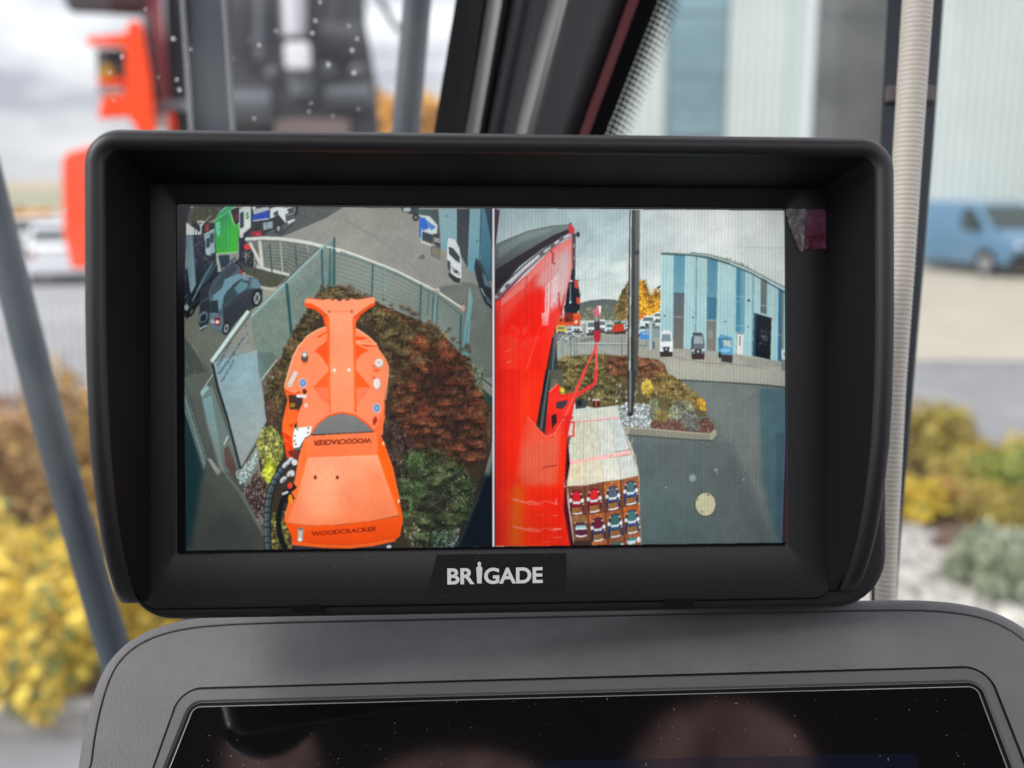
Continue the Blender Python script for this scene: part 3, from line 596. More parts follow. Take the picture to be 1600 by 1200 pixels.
    C.ell(262, 430, 24, 26, (214, 210, 208)); C.ell(245, 520, 18, 26, (204, 200, 200)); C.line('160,690 210,670', 20, (200, 200, 204)); C.ell(225, 620, 22, 26, (230, 60, 40)); C.ell(228, 730, 18, 40, (244, 150, 20))
    # ---- lens shade at the panel's edge
    C.frame(0, 0, 1)
    C.poly('285,317 292,317 288,480 288,620 291,867 285,867', (6, 10, 20)); C.poly('756,317 775,317 775,420 768,380', (10, 24, 40), a=.75)
    # ============ right picture: along the red boom
    C.clip(771, 1237)
    C.poly('771,317 1237,317 1237,867 771,867', (186, 200, 200), (222, 226, 220))
    C.poly('771,317 985,317 985,480 771,520', (168, 190, 192), (208, 216, 212)); C.soft('985,310 1260,310 1260,480 985,480', (216, 221, 217), .9, 20); C.soft('1030,330 1200,325 1220,360 1100,385', (234, 236, 230), .6, 16); C.soft('990,330 1060,330 1050,420 995,440', (188, 200, 202), .6, 14)
    C.dapple('771,317 1237,317 1237,520 771,520', .045, 40)
    C.speck('905,400 985,400 985,480 905,470', [(228, 228, 220)], 40, 4, 9, .12, 2, rot=-20); C.speck('900,330 985,330 985,400 900,400', [(150, 168, 172)], 30, 4, 9, .14, 2.4, rot=-25)
    # hills and trees
    C.frame(860, 440, 5.4545)
    C.poly('240,185 340,160 440,150 540,152 640,180 640,330 240,330', (84, 92, 92), (112, 116, 98)); C.speck('240,220 560,200 560,330 240,330', [(104, 108, 90), (124, 122, 96), (90, 98, 84), (150, 148, 120)], 170, .8, 2.0, .5)
    OR = [(206, 140, 24), (186, 118, 20), (222, 164, 44), (160, 100, 24), (130, 84, 30), (228, 178, 70)]
    C.leafy('610,80 670,0 670,330 545,320 550,230', [(132, 104, 52), (110, 90, 50), (90, 80, 50), (150, 116, 60), (84, 74, 44)], 561, 80)
    C.poly('745,0 810,0 840,90 930,60 930,270 745,290', (184, 122, 28), a=.8); C.leafy('740,-10 815,-10 845,90 885,60 935,70 935,280 740,295', OR, 952, 80); C.speck('800,-20 860,40 930,60 925,90 850,110', [(200, 206, 198)], 26, .8, 2.0, .7); C.line('938,36 910,60', 16, (40, 40, 40))
    # far yard with parked vehicles
    C.poly('40,380 960,300 1240,560 1240,860 960,860 40,680', (150, 152, 146), (164, 162, 150))
    for x, y, w_, h, b in ((90, 450, 84, 76, (228, 186, 44)), (165, 455, 60, 66, (196, 204, 204)), (225, 440, 90, 100, (214, 220, 220)), (350, 462, 90, 130, (214, 218, 216)), (440, 440, 80, 118, (222, 226, 224)), (505, 446, 84, 96, (204, 212, 212)), (625, 400, 70, 60, (206, 212, 212)), (660, 420, 60, 60, (190, 200, 200)), (790, 470, 90, 110, (190, 206, 210)), (850, 400, 170, 110, (220, 226, 224)), (920, 350, 90, 90, (226, 230, 228))):
        car_front(C, x, y, w_, h, b, (96, 110, 112), (66, 66, 66))
    C.poly('525,400 545,360 600,352 625,370 635,430 530,440', (190, 56, 36)); C.poly('540,350 600,330 604,362 545,364', (60, 90, 60)); C.poly('540,430 640,420 640,446 545,450', (60, 40, 40)); C.poly('750,290 800,286 800,310 752,320', (220, 110, 40)); C.poly('760,440 810,415 850,430 846,490 770,495', (70, 134, 200)); C.poly('780,430 830,420 840,450 785,455', (130, 160, 180)); C.poly('800,380 930,370 930,470 860,480', (120, 140, 146), a=.6)
    C.speck('40,440 300,440 260,500 60,520', [(110, 120, 124), (190, 196, 194), (70, 76, 80)], 120, .5, 1.6, .7); C.poly('200,480 640,455 640,540 120,560', (146, 146, 138)); C.poly('240,500 440,450 420,490 260,520', (112, 110, 104), a=.8)
    # mesh fence of the bed
    for k in range(10): C.line([(60, 530 + k * 14), (300, 524 + k * 14), (660, 520 + k * 14)], 2.0, (110, 126, 122), .5)
    C.line('190,525 660,528', 9, (178, 186, 180)); C.line('390,535 860,546', 6, (90, 108, 104))
    for x in (168, 205, 224, 608, 100): C.line([(x, 478), (x + 2, 640)], 7 if x in (168, 608) else 5, (70, 100, 98), .9)
    C.line('858,335 856,660', 30, (150, 168, 168)); C.line('850,335 848,660', 8, (190, 202, 200)); C.line('880,510 880,690', 14, (60, 74, 84)); C.line('770,650 800,560 840,500', 4, (90, 96, 90))
    # ---- hall
    C.frame(1010, 310, 4.287)
    C.poly('98,370 180,372 300,365 420,385 560,430 700,485 840,560 960,630 960,1120 880,1090 700,1055 480,1025 260,1005 92,1000', (168, 200, 200), (156, 192, 196))
    C.poly('185,378 262,384 256,640 180,640', (82, 138, 158), (104, 150, 164)); C.poly('182,635 258,640 250,1010 178,1010', (84, 92, 98), (112, 106, 98)); C.line('182,635 258,638', 6, (60, 76, 84)); C.line('182,792 252,796', 6, (150, 154, 150))
    C.poly('408,402 478,420 474,665 406,660', (72, 128, 150), (96, 142, 158)); C.poly('406,660 474,665 470,815 404,812', (62, 110, 134)); C.poly('404,818 470,820 468,1030 402,1025', (112, 112, 108), (122, 114, 104)); C.ell(430, 910, 18, 34, (150, 150, 146), .5); C.line('404,815 472,818', 7, (160, 166, 164))
    C.poly('602,458 662,480 658,900 598,895', (62, 118, 148), (70, 130, 158)); C.poly('630,470 662,482 658,900 628,898', (104, 152, 164)); C.line('600,655 656,660', 5, (150, 176, 180)); C.line('600,690 628,692', 5, (150, 176, 180)); C.line('600,850 656,852', 5, (140, 170, 176))
    C.poly('765,530 808,545 806,780 764,765', (104, 112, 112), (88, 98, 100)); C.line('768,715 806,720', 5, (170, 176, 172))
    C.poly('720,765 842,802 832,1080 712,1055', (26, 30, 34), (12, 16, 20)); C.poly('722,765 735,770 728,1060 712,1055', (40, 70, 96)); C.speck('760,860 820,880 810,1000 760,980', [(60, 64, 66), (40, 44, 46), (90, 92, 90)], 50, .6, 1.8, .5)
    C.poly('886,600 922,620 918,1100 880,1085', (54, 110, 146), (40, 90, 126)); C.poly('908,610 922,620 918,1100 904,1090', (120, 120, 110)); C.line('884,915 920,920', 5, (150, 160, 160))
    C.poly('608,900 650,905 645,1058 602,1055', (216, 216, 206)); C.line('608,903 650,908', 7, (90, 96, 98)); C.line('628,920 624,985', 6, (60, 64, 66)); C.line('608,903 602,1055', 4, (120, 124, 122))
    for a, b in (('335,385', '328,1010'), ('716,500', '708,1050')): C.line(a + ' ' + b, 6, (88, 116, 120))
    for a, b, q in (('100,372', '92,1000', 5), ('262,384', '250,1005', 4), ('480,420', '470,1025', 4), ('845,570', '832,1075', 4)): C.line(a + ' ' + b, q, (206, 224, 220), .7)
    for k in range(60):
        x = 100 + k * 14
        yt = np.interp(x, [100, 300, 420, 560, 700, 840, 950], [385, 385, 400, 445, 505, 580, 640]); yb = np.interp(x, [100, 480, 700, 880, 950], [1000, 1025, 1050, 1085, 1110])
        C.line([(x, yt), (x - 4, yb)], 2.4, (132, 170, 176), .22)
    for x, y, q in ((685, 684, 10), (122, 787, 6), (312, 798, 6), (528, 826, 6), (683, 860, 5)): C.ell(x, y, q, q * .8, (34, 44, 48))
    C.line('98,372 180,376 300,382 420,400 560,442 700,500 840,580 950,642', 8, (40, 62, 68)); C.line('98,366 200,370 310,378 420,392 560,434', 10, (90, 112, 110)); C.line('296,365 420,382 560,425 690,478 820,548 950,615', 13, (176, 186, 182)); C.line('296,362 420,376 560,418 690,470 820,540 950,606', 5, (62, 84, 76)); C.speck('440,380 560,415 700,470 690,455 560,400', [(110, 130, 80), (90, 110, 80)], 50, .4, 1.0, .6)
    C.poly('-60,1030 92,1000 480,1025 700,1055 880,1090 960,1120 960,1300 -60,1300', (158, 154, 142), (168, 164, 152)); C.line('180,1060 380,1100 680,1120 780,1135', 7, (120, 114, 104), .6); C.poly('590,1055 900,1090 940,1130 700,1125', (140, 140, 128), a=.6); C.dapple('-60,1030 960,1120 960,1300 -60,1300', .03, 10)
    car_front(C, 133, 1062, 88, 178, (226, 228, 226), (120, 142, 146), (50, 44, 42))
    car_front(C, 346, 1078, 90, 180, (96, 104, 112), (150, 160, 162), (60, 42, 40)); C.line('308,905 372,910', 10, (54, 60, 66)); C.poly('302,925 320,930 312,1010 298,1020', (70, 76, 84))
    C.poly('478,935 500,910 575,930 580,1000 578,1100 505,1100 495,1060 478,1040', (86, 146, 176)); C.poly('512,940 560,945 574,1000 520,985', (170, 182, 176)); C.poly('480,940 508,935 515,1000 490,1010', (66, 118, 150)); C.line('508,942 560,946', 6, (40, 60, 70)); C.poly('500,1045 578,1050 574,1105 502,1092', (62, 48, 44)); C.ell(530, 1018, 34, 14, (120, 176, 200)); C.ell(492, 1050, 10, 22, (40, 36, 36))
    C.poly('905,1010 950,1015 950,1085 905,1075', (200, 206, 206)); C.poly('915,1035 945,1045 940,1075', (70, 84, 90)); C.poly('905,1080 945,1085 940,1260 915,1240', (120, 124, 120)); C.text('E2', (916, 1180), (0, -50), (-16, 0), (70, 74, 76), .8)
    # ---- asphalt in front
    C.frame(1000, 580, 4.137)
    C.poly('-260,60 215,55 500,70 830,92 960,100 960,1130 -260,1130', (104, 110, 106), (84, 96, 96)); C.soft('-60,470 480,460 590,490 690,700 790,910 880,1115 -60,1115', (88, 96, 95), .8, 5); C.soft('-20,620 200,800 500,1115 -20,1115', (78, 98, 98), .5, 12)
    C.soft('600,470 540,420 340,90 740,90 760,300 775,500 800,830 860,1110 720,740', (114, 118, 114), .8, 5); C.soft('770,110 970,110 960,620 935,1110 895,1110 840,900 795,700 785,480 772,260', (66, 96, 104), .85, 3); C.poly('880,400 955,400 925,1110 880,1060', (50, 76, 86), a=.5)
    C.line('215,54 500,68 835,92 960,106', 8, (44, 48, 48)); C.poly('215,-40 960,0 940,92 500,66 215,50', (168, 166, 152), (158, 158, 146)); C.line('700,185 770,155 880,195', 5, (60, 84, 90), .6); C.line('720,150 860,160', 6, (70, 90, 94), .5)
    C.dapple('-260,60 960,60 960,1130 -260,1130', .03, 16); C.speck('-100,470 700,470 860,1100 -100,1100', [(110, 116, 114), (72, 82, 82), (96, 104, 102)], 900, .3, .7, .3); C.speck('250,420 620,420 600,480 260,480', [(130, 132, 128), (100, 100, 98), (76, 72, 70)], 160, .4, 1.1, .45)
    C.line('480,440 600,470 700,690 800,900', 3, (70, 76, 76), .35); C.ell(340, 690, 22, 24, (142, 150, 148), .9); C.ell(490, 640, 12, 12, (140, 146, 144), .9); C.ell(500, 660, 8, 8, (120, 124, 122), .8); C.ell(670, 702, 8, 8, (146, 150, 146), .9); C.ell(168, 752, 4, 4, (190, 194, 190)); C.ell(580, 210, 5, 4, (170, 172, 168))
    C.ell(424, 862, 72, 82, (70, 76, 74)); C.ell(424, 860, 67, 77, (120, 124, 112)); C.ell(424, 860, 64, 74, (196, 190, 152)); C.dapple('350,780 500,780 500,945 350,945', .03, 5); C.ell(402, 908, 6, 6, (100, 104, 96)); C.ell(440, 800, 14, 6, (120, 124, 112), rot=20); C.ell(372, 830, 5, 10, (130, 132, 116))
    # ---- planted bed
    C.frame(860, 440, 5.4545)
    C.poly('60,690 140,640 300,640 480,620 660,640 900,660 970,700 1010,800 1060,830 1150,900 1240,960 1300,1030 1330,1150 860,1200 560,1120 380,1080 60,1000', (96, 84, 54)); 
    C.leafy('60,680 140,640 300,625 470,620 480,780 300,900 90,900', [(112, 100, 56), (92, 84, 48), (74, 66, 40), (128, 112, 66), (66, 58, 36)], 1190, 80)
    C.leafy('470,650 660,630 920,670 980,720 980,800 860,850 660,820 480,790', [(128, 80, 54), (108, 66, 44), (88, 56, 40), (142, 96, 68), (80, 60, 40)], 1530, 80)
    C.leafy('90,880 200,780 540,800 640,860 660,1000 430,1050 200,990', [(116, 108, 62), (96, 88, 50), (80, 70, 44), (134, 124, 80), (64, 54, 36)], 1190, 80)
    C.speck('560,880 740,860 740,1000 560,1020', [(92, 76, 58), (70, 58, 46), (196, 196, 184), (120, 104, 84), (54, 44, 36)], 220, .6, 1.6, .75)
    C.leafy('860,760 1020,790 1130,860 1300,1000 1330,1080 1140,1060 900,960 850,900', [(122, 104, 60), (140, 104, 60), (100, 92, 52), (150, 116, 66), (84, 76, 46)], 1054, 75)
    C.speck('770,880 830,830 880,900 860,1000 790,960', [(206, 176, 66), (186, 156, 50), (160, 134, 50), (220, 196, 110)], 130, .8, 2.0, .8); C.speck('80,900 110,860 120,950 90,970', [(214, 176, 50), (190, 150, 50)], 40, .8, 2.0, .8)
    C.speck('1250,1000 1310,1010 1320,1090 1270,1090', [(206, 160, 44), (186, 140, 40), (150, 110, 40)], 80, .8, 2.0, .8)
    C.speck('600,1000 920,940 860,1080 560,1060', BR, 120, .8, 2.0, .5)
    C.frame(0, 0, 1)
    C.bushes('872,562 900,556 945,555 948,590 905,605 876,600', [(124, 112, 66), (104, 94, 54), (140, 126, 78)], 30, 4, 8)
    C.bushes('948,562 980,556 1025,562 1038,585 1015,596 950,588', [(146, 92, 64), (122, 76, 54), (104, 68, 48)], 34, 4, 8)
    C.bushes('880,600 955,590 975,610 978,622 940,630 900,620', [(130, 122, 74), (108, 100, 60), (92, 82, 52)], 26, 4, 8)
    C.bushes('1018,585 1048,590 1070,605 1098,628 1100,636 1060,636 1020,620', [(138, 114, 68), (150, 112, 66), (112, 104, 62)], 24, 4, 8)
    C.frame(765, 580, 4.14)
    C.poly('820,230 900,205 1040,215 1045,365 880,350', (150, 158, 156)); C.speck('820,225 890,200 1045,215 1045,365 870,355', [(206, 212, 212), (176, 184, 184), (120, 128, 128), (226, 230, 230), (80, 86, 86)], 460, .5, 1.4, .85)
    C.frame(1000, 580, 4.137)
    C.poly('70,330 200,320 440,300 490,370 480,400 360,395 70,375', (104, 72, 60)); C.speck('70,320 440,300 485,370 470,395 350,390 70,372', [(130, 92, 78), (90, 60, 50), (160, 130, 116), (70, 48, 42)], 300, .5, 1.2, .75)
    SG = [(116, 118, 90), (132, 134, 106), (98, 100, 80), (150, 150, 124), (84, 84, 74)]
    C.leafy('190,240 240,180 330,200 350,260 240,320 180,300', SG, 561, 80); C.speck('250,300 330,250 380,280 385,380 330,388 270,350', [(116, 114, 106), (92, 88, 88), (136, 136, 124), (76, 72, 72)], 260, .6, 1.8, .8, rot=85); C.speck('60,190 110,170 130,260 90,320 60,280', SG, 160, .7, 2.0, .8, rot=85); C.speck('90,250 180,250 180,330 110,320', [(128, 110, 64), (104, 90, 54), (146, 126, 76)], 130, .7, 2.0, .8)
    C.line('-130,362 70,375 360,402 455,408 490,375', 12, (176, 170, 146)); C.poly('-130,366 70,378 370,404 455,408 450,446 350,440 -20,420 -130,405', (136, 132, 116)); C.poly('455,408 492,370 494,410 465,446 450,444', (158, 154, 134)); C.line('-130,408 350,444 465,448', 9, (66, 66, 62), .8)
    C.poly('-135,366 -100,368 -100,405 -135,400', (120, 118, 106))
    # lamp post
    C.frame(765, 310, 4.287)
    C.poly('936,78 1006,78 1002,370 998,800 992,1200 922,1200 928,700', (66, 66, 64)); C.poly('968,78 1006,78 1000,800 992,1200 954,1200 962,700', (98, 100, 96), (74, 70, 66)); C.poly('975,350 1004,350 1002,372 975,380', (50, 56, 56)); C.line('950,78 944,700 938,1200', 16, (30, 34, 34)); C.line('948,78 944,600 938,1200', 7, (222, 224, 216)); C.line('972,78 966,700 958,1200', 6, (24, 28, 30))
    C.frame(765, 580, 4.14)
    C.poly('888,-5 948,-5 930,280 905,290 895,270', (52, 50, 50)); C.line('908,-5 905,272', 20, (120, 120, 118)); C.line('900,-5 898,270', 8, (36, 36, 38)); C.ell(908, 278, 18, 14, (44, 42, 42))
    # ---- timber load with printed car pictures
    C.poly('540,255 825,222 845,300 950,570 968,680 975,1130 520,1130 500,740', (206, 200, 182))
    C.poly('540,255 825,222 842,300 540,330', (196, 202, 188), (208, 204, 188)); C.line('540,330 842,300', 10, (246, 168, 164)); C.line('540,334 842,305', 3, (120, 90, 84))
    pl = ((540, 615, 510, 600, (204, 202, 178)), (615, 695, 600, 720, (208, 202, 184)), (695, 770, 720, 826, (206, 206, 198)), (770, 845, 826, 920, (196, 202, 200)))
    for a, b, c, d, k in pl:
        C.poly([(a, 335 - (a - 540) * .1), (b, 335 - (b - 540) * .1), (d, 590 - (d - 510) * .13), (c, 590 - (c - 510) * .13)], k); C.line([(b, 335 - (b - 540) * .1), (d, 590 - (d - 510) * .13)], 4, (120, 116, 104), .8)
    C.line('512,590 600,582 720,560 915,520', 22, (250, 178, 172)); C.line('512,602 600,594 720,576 915,538', 6, (180, 90, 86)); C.line('810,522 920,506', 4, (96, 92, 86))
    for a, b, c, d, k in ((510, 612, 500, 616, (222, 208, 176)), (612, 722, 616, 736, (218, 208, 184)), (722, 828, 736, 850, (214, 212, 198)), (828, 925, 850, 965, (206, 208, 200))):
        C.poly([(a, 602 - (a - 510) * .15), (b, 602 - (b - 510) * .15), (d, 742 - (d - 500) * .14), (c, 742 - (c - 500) * .14)], k); C.line([(b, 602 - (b - 510) * .15), (d, 742 - (d - 500) * .14)], 5, (150, 140, 120), .8)
    C.dapple('500,220 970,220 970,740 500,740', .04, 6); C.speck('510,340 900,310 950,660 510,730', [(186, 182, 160), (226, 218, 196)], 160, .6, 2.0, .3, 3, rot=100); C.line('925,540 945,575 960,620', 6, (120, 118, 110))
    C.frame(880, 740, 10)
    C.poly('65,195 340,185 620,130 900,95 1180,30 1215,1125 450,1125 170,1060 120,650', (126, 74, 44), (112, 66, 42))
    C.poly('170,1050 440,1040 450,1125 160,1125', (60, 40, 34))
    def box_(q, tone): C.poly(q, tone); C.dapple(q, .16, 3)
    box_('630,150 890,110 900,300 630,330', (168, 96, 48)); box_('905,95 1175,40 1180,200 910,240', (150, 88, 52)); box_('400,640 660,600 670,760 400,770', (176, 92, 44)); box_('670,620 900,570 930,760 680,780', (170, 90, 46)); box_('920,520 1190,470 1190,640 930,690', (186, 92, 40)); box_('960,920 1190,880 1200,1120 970,1120', (160, 84, 50)); box_('440,1060 690,1020 700,1125 450,1125', (176, 92, 54)); box_('120,660 380,640 390,760 140,770', (150, 100, 60)); box_('70,200 330,190 340,300 80,300', (124, 70, 50)); box_('340,190 600,160 620,300 350,300', (120, 64, 46)); box_('730,1000 960,960 960,1120 720,1120', (150, 84, 54))
    for p in ('330,190 350,640', '615,135 645,600', '900,95 915,520', '380,650 440,1110', '655,600 700,1110', '925,520 960,1110'): C.line(p, 16, (64, 34, 28), .8)
    for p in ('100,650 390,635 640,600 910,520 1190,470', '160,1055 430,1050 690,1010 960,935 1190,880'): C.line(p, 12, (70, 36, 28), .85)
    cars = ((205, 430, (206, 28, 40), (150, 22, 40)), (480, 400, (214, 34, 40), (150, 20, 40)), (770, 360, (84, 92, 106), (60, 66, 110)), (1050, 280, (74, 104, 104), (64, 74, 130)), (540, 850, (110, 30, 48), (76, 56, 90)), (805, 790, (60, 98, 92), (56, 80, 130)), (1070, 730, (70, 112, 104), (60, 80, 130)))
    for x, y, c1, c2 in cars:
        k = -.12 if x > 300 else 0
        f = lambda u, v: (x + u, y + v + u * k)
        C.poly([f(-100, -40), f(-60, -150), f(0, -170), f(70, -150), f(105, -40), f(120, 150), f(100, 205), f(-80, 205), f(-100, 150)], tuple(v * .55 for v in c2))
        C.poly([f(-60, -20), f(-60, -110), f(-20, -150), f(30, -150), f(64, -110), f(64, -20), f(40, 10), f(-40, 10)], c1)
        C.poly([f(-70, -20), f(-40, 12), f(40, 12), f(75, -20), f(60, 45), f(-50, 45)], (222, 232, 234)); C.ell(*f(-88, -10), 24, 34, (224, 226, 228)); C.ell(*f(96, -8), 24, 36, (228, 230, 232))
        C.ell(*f(-70, -115), 14, 12, (230, 200, 196)); C.ell(*f(70, -110), 14, 12, (226, 214, 208)); C.line([f(-80, 62), f(90, 60)], 34, c2); C.poly([f(-58, 100), f(70, 90), f(76, 175), f(-58, 180)], (150, 96, 48)); C.line([f(-60, 195), f(20, 196), f(96, 184)], 24, (240, 234, 226)); C.ell(*f(110, 50), 16, 10, (220, 200, 196)); C.line([f(-60, 95), f(-64, 185)], 8, (170, 150, 150)); C.line([f(84, 80), f(92, 180)], 8, (170, 140, 150))
    C.poly('170,770 360,760 385,870 375,990 200,990 175,900', (84, 40, 54)); C.poly('195,815 355,805 355,855 195,862', (150, 196, 194)); C.line('190,868 372,858', 24, (234, 238, 238)); C.line('195,970 280,985 368,966', 24, (234, 226, 226)); C.poly('215,900 350,890 345,950 225,955', (90, 26, 60)); C.ell(185, 770, 14, 10, (226, 196, 190)); C.ell(352, 766, 14, 10, (226, 200, 196))
    C.poly('990,1060 1040,1000 1130,1000 1150,1050 1100,1110 1010,1115', (60, 140, 134)); C.poly('990,1060 1130,1040 1130,1085 1030,1110', (214, 230, 230)); C.ell(1180, 1030, 34, 44, (226, 230, 232)); C.poly('770,1090 830,1055 900,1060 900,1120 770,1120', (70, 100, 100)); C.ell(925, 1105, 26, 20, (210, 206, 190))
    C.line('1182,40 1195,640 1215,1120', 12, (176, 160, 140), .8); C.ell(1180, 465, 12, 22, (190, 180, 160)); C.ell(1195, 835, 14, 26, (204, 196, 176))
    # ---- red boom
    C.frame(765, 310, 4.287)
    C.poly('15,70 68,78 40,320 15,400', (60, 22, 34)); C.poly('35,310 130,268 260,216 400,186 530,174 532,236 480,246 350,336 200,456 40,646', (142, 158, 154), (16, 12, 16), ang=78)
    C.poly('36,480 200,380 420,250 530,205 532,240 350,340 180,470 36,650', (24, 14, 20)); C.line('36,312 130,270 260,218 400,188 530,176', 4, (52, 60, 60), .9); C.poly('60,330 250,235 420,200 400,225 200,300 60,400', (150, 166, 160), a=.35)
    C.poly('36,640 110,590 220,480 360,350 480,262 556,232 556,255 480,290 360,385 230,505 100,650 36,720', (150, 40, 48)); C.line('38,670 110,600 230,480 350,375 480,275 552,238', 26, (176, 172, 178)); C.line('38,660 110,590 230,470 350,366 480,268 552,232', 7, (226, 226, 230)); C.line('45,615 110,560 230,450 330,366 400,320', 9, (60, 52, 58)); C.line('38,682 110,612 230,492 350,387 480,287', 5, (84, 70, 78))
    for x, y in ((60, 640), (120, 588), (350, 372), (420, 315), (480, 270)): C.ell(x, y, 20, 15, (96, 88, 94), rot=-45)
    C.poly('30,700 80,675 160,590 260,500 420,335 552,262 556,480 500,700 470,800 420,940 400,1210 30,1210', (236, 60, 56), (246, 34, 12))
    C.poly('80,680 260,505 420,340 552,266 554,330 430,400 300,520 230,600 80,720', (238, 120, 112)); C.soft('330,480 420,390 540,310 545,480 500,690 430,740 390,760 380,600 300,580', (222, 154, 154), .95, 5); C.soft('430,400 540,330 540,480 505,650 440,700', (208, 184, 182), .8, 6); C.soft('265,620 362,610 368,800 345,900 200,960 60,900 60,800', (246, 18, 4), .8, 4); C.poly('405,780 470,720 495,740 450,850 400,900', (228, 50, 48))
    C.line('250,520 240,640', 9, (190, 40, 36), .6); C.line('405,345 425,370 422,430 440,440', 11, (176, 32, 40))
    for k, x in enumerate((378, 395, 420, 438, 458)): C.line([(x, 590 - k * 22), (x - 4, 800 - k * 34)], 9 + (k % 2) * 5, (232, 214, 216), .85)
    C.line('378,650 440,600', 9, (226, 206, 208), .7); C.line('410,560 468,520', 9, (226, 206, 208), .7)
    C.poly('350,770 400,755 390,850 352,850', (240, 170, 168)); C.line('345,850 300,980 225,1210', 5, (250, 110, 96), .8); C.line('462,630 468,720 490,790', 8, (160, 30, 44)); C.line('500,640 480,800', 7, (170, 30, 40), .8)
    for x, y in ((125, 1020), (130, 1095)): C.line([(x - 20, y + 6), (x + 22, y - 8)], 12, (248, 130, 112), .5)
    C.speck('100,860 330,840 320,1000 150,1020', [(250, 90, 76), (240, 60, 50)], 40, 1, 3, .25, 2)
    for k in range(26): C.line([(40 + k * 18, 690 - k * 15 if k < 26 else 260), (40 + k * 16, 1210)], 5, (255, 70, 44), .16)
    C.soft('40,760 110,690 250,560 262,600 150,760 60,880', (255, 96, 80), .45, 5); C.soft('32,740 60,720 60,1200 32,1200', (190, 14, 14), .7, 4); C.soft('300,820 390,800 370,1000 330,1190 280,1190', (232, 16, 6), .5, 8); C.soft('130,900 175,890 165,1190 120,1190', (255, 64, 34), .5, 6)
    # boom tip, hanging head
    C.poly('528,178 545,168 570,205 566,240 530,240', (214, 40, 44)); C.ell(542, 168, 8, 8, (90, 70, 70)); C.ell(592, 242, 13, 18, (26, 30, 34)); C.line('565,240 585,240', 6, (60, 60, 60))
    C.poly('551,236 577,236 572,560 556,560', (60, 52, 54)); C.line('556,240 560,480', 5, (130, 80, 90)); C.line('566,300 568,330', 7, (190, 180, 180)); C.line('565,390 567,410', 6, (170, 160, 160)); C.poly('552,470 575,480 572,550 540,550', (24, 26, 34))
    C.poly('530,560 590,556 606,640 604,740 590,755 500,760 515,640', (22, 26, 36)); C.poly('566,550 592,550 596,605 570,600', (196, 64, 40)); C.poly('580,660 608,670 606,710 584,705', (204, 70, 44)); C.line('542,570 540,690', 7, (140, 146, 150)); C.ell(541, 696, 7, 10, (206, 210, 210)); C.ell(546, 552, 7, 7, (206, 206, 206)); C.line('568,548 600,550', 5, (60, 30, 30)); C.line('595,600 606,650', 8, (100, 60, 60))
    C.poly('498,718 590,720 588,770 500,780', (30, 34, 42)); C.poly('452,802 500,795 560,800 560,770 610,770 606,850 448,850', (214, 76, 34)); C.poly('500,760 560,770 560,830 500,830', (120, 40, 30)); C.ell(478, 815, 10, 10, (90, 36, 24)); C.ell(520, 815, 9, 14, (60, 30, 26)); C.poly('570,820 590,816 588,836 570,838', (236, 210, 190)); C.line('565,780 608,782', 5, (244, 120, 60))
    C.line('440,870 446,1010', 9, (60, 62, 70)); C.ell(443, 1000, 8, 16, (70, 74, 84))
    # black window column of the machine
    C.poly('440,870 450,1000 460,1210 370,1210 400,1050 425,920', (66, 74, 76), (40, 46, 48)); C.line('425,930 400,1060 375,1210', 10, (22, 24, 26)); C.line('436,900 432,1020 415,1210', 7, (140, 150, 146), .7)
    # mirror on its bracket
    C.poly('695,745 722,716 748,720 740,790 702,800', (202, 104, 110)); C.poly('728,718 748,720 744,760 736,780', (236, 232, 228)); C.poly('700,820 738,815 742,950 705,965', (70, 56, 62)); C.poly('698,890 742,880 740,955 712,970 700,945', (178, 34, 48)); C.line('716,795 718,825', 8, (190, 184, 184))
    C.frame(860, 440, 5.4545)
    C.line('385,530 392,700 388,850', 22, (226, 62, 62)); C.line('386,560 300,740 220,960', 15, (236, 66, 62)); C.line('388,850 330,910 225,965 80,1000', 22, (230, 54, 50)); C.line('390,560 398,700 396,840', 5, (255, 140, 134), .7)
    C.frame(765, 580, 4.14)
    # lower boom and cab door
    C.poly('365,150 560,150 505,430 360,428 296,355', (222, 34, 24))
    C.poly('30,-10 365,-10 352,100 300,350 360,425 420,400 460,330 500,430 480,740 520,1130 30,1130', (246, 34, 10), (252, 44, 4)); C.poly('30,-10 200,-10 160,1130 30,1130', (238, 24, 12), a=.6)
    C.poly('362,-10 420,-10 385,130 372,250 358,410 300,355 330,180', (34, 40, 42)); C.line('388,-10 355,200 335,370', 14, (92, 104, 104), .8); C.line('372,-10 338,200 312,350', 8, (16, 16, 18)); C.poly('395,-10 470,-10 480,90 385,150', (90, 86, 70), a=.9)
    C.poly('383,140 440,80 455,100 440,200 520,140 545,150 545,240 500,300 480,420 440,420 400,330 372,260', (240, 40, 26)); C.line('385,135 440,82', 8, (252, 110, 96)); C.poly('430,200 500,185 505,250 430,240', (60, 50, 60)); C.poly('398,290 432,270 436,330 405,370', (44, 24, 30)); C.line('380,185 470,175 550,150', 22, (238, 44, 34)); C.line('400,270 480,255 560,150', 24, (232, 40, 34)); C.line('540,160 500,260 470,330', 34, (236, 52, 40)); C.line('548,165 470,330', 7, (255, 120, 104), .7); C.line('460,300 540,300', 18, (220, 36, 34)); C.line('545,160 620,-10', 18, (238, 62, 56)); C.line('560,160 680,80 690,-10', 22, (228, 50, 48)); C.line('440,330 545,330 545,420 480,420', 16, (226, 34, 30), .8)
    C.poly('555,190 600,175 640,200 620,238 555,245', (60, 60, 64)); C.ell(580, 205, 18, 24, (30, 32, 36)); C.poly('665,190 712,182 715,230 668,232', (66, 30, 24)); C.line('665,186 715,186', 14, (200, 170, 165)); C.line('690,195 690,230', 8, (200, 90, 40)); C.line('640,190 650,170', 7, (200, 204, 204))
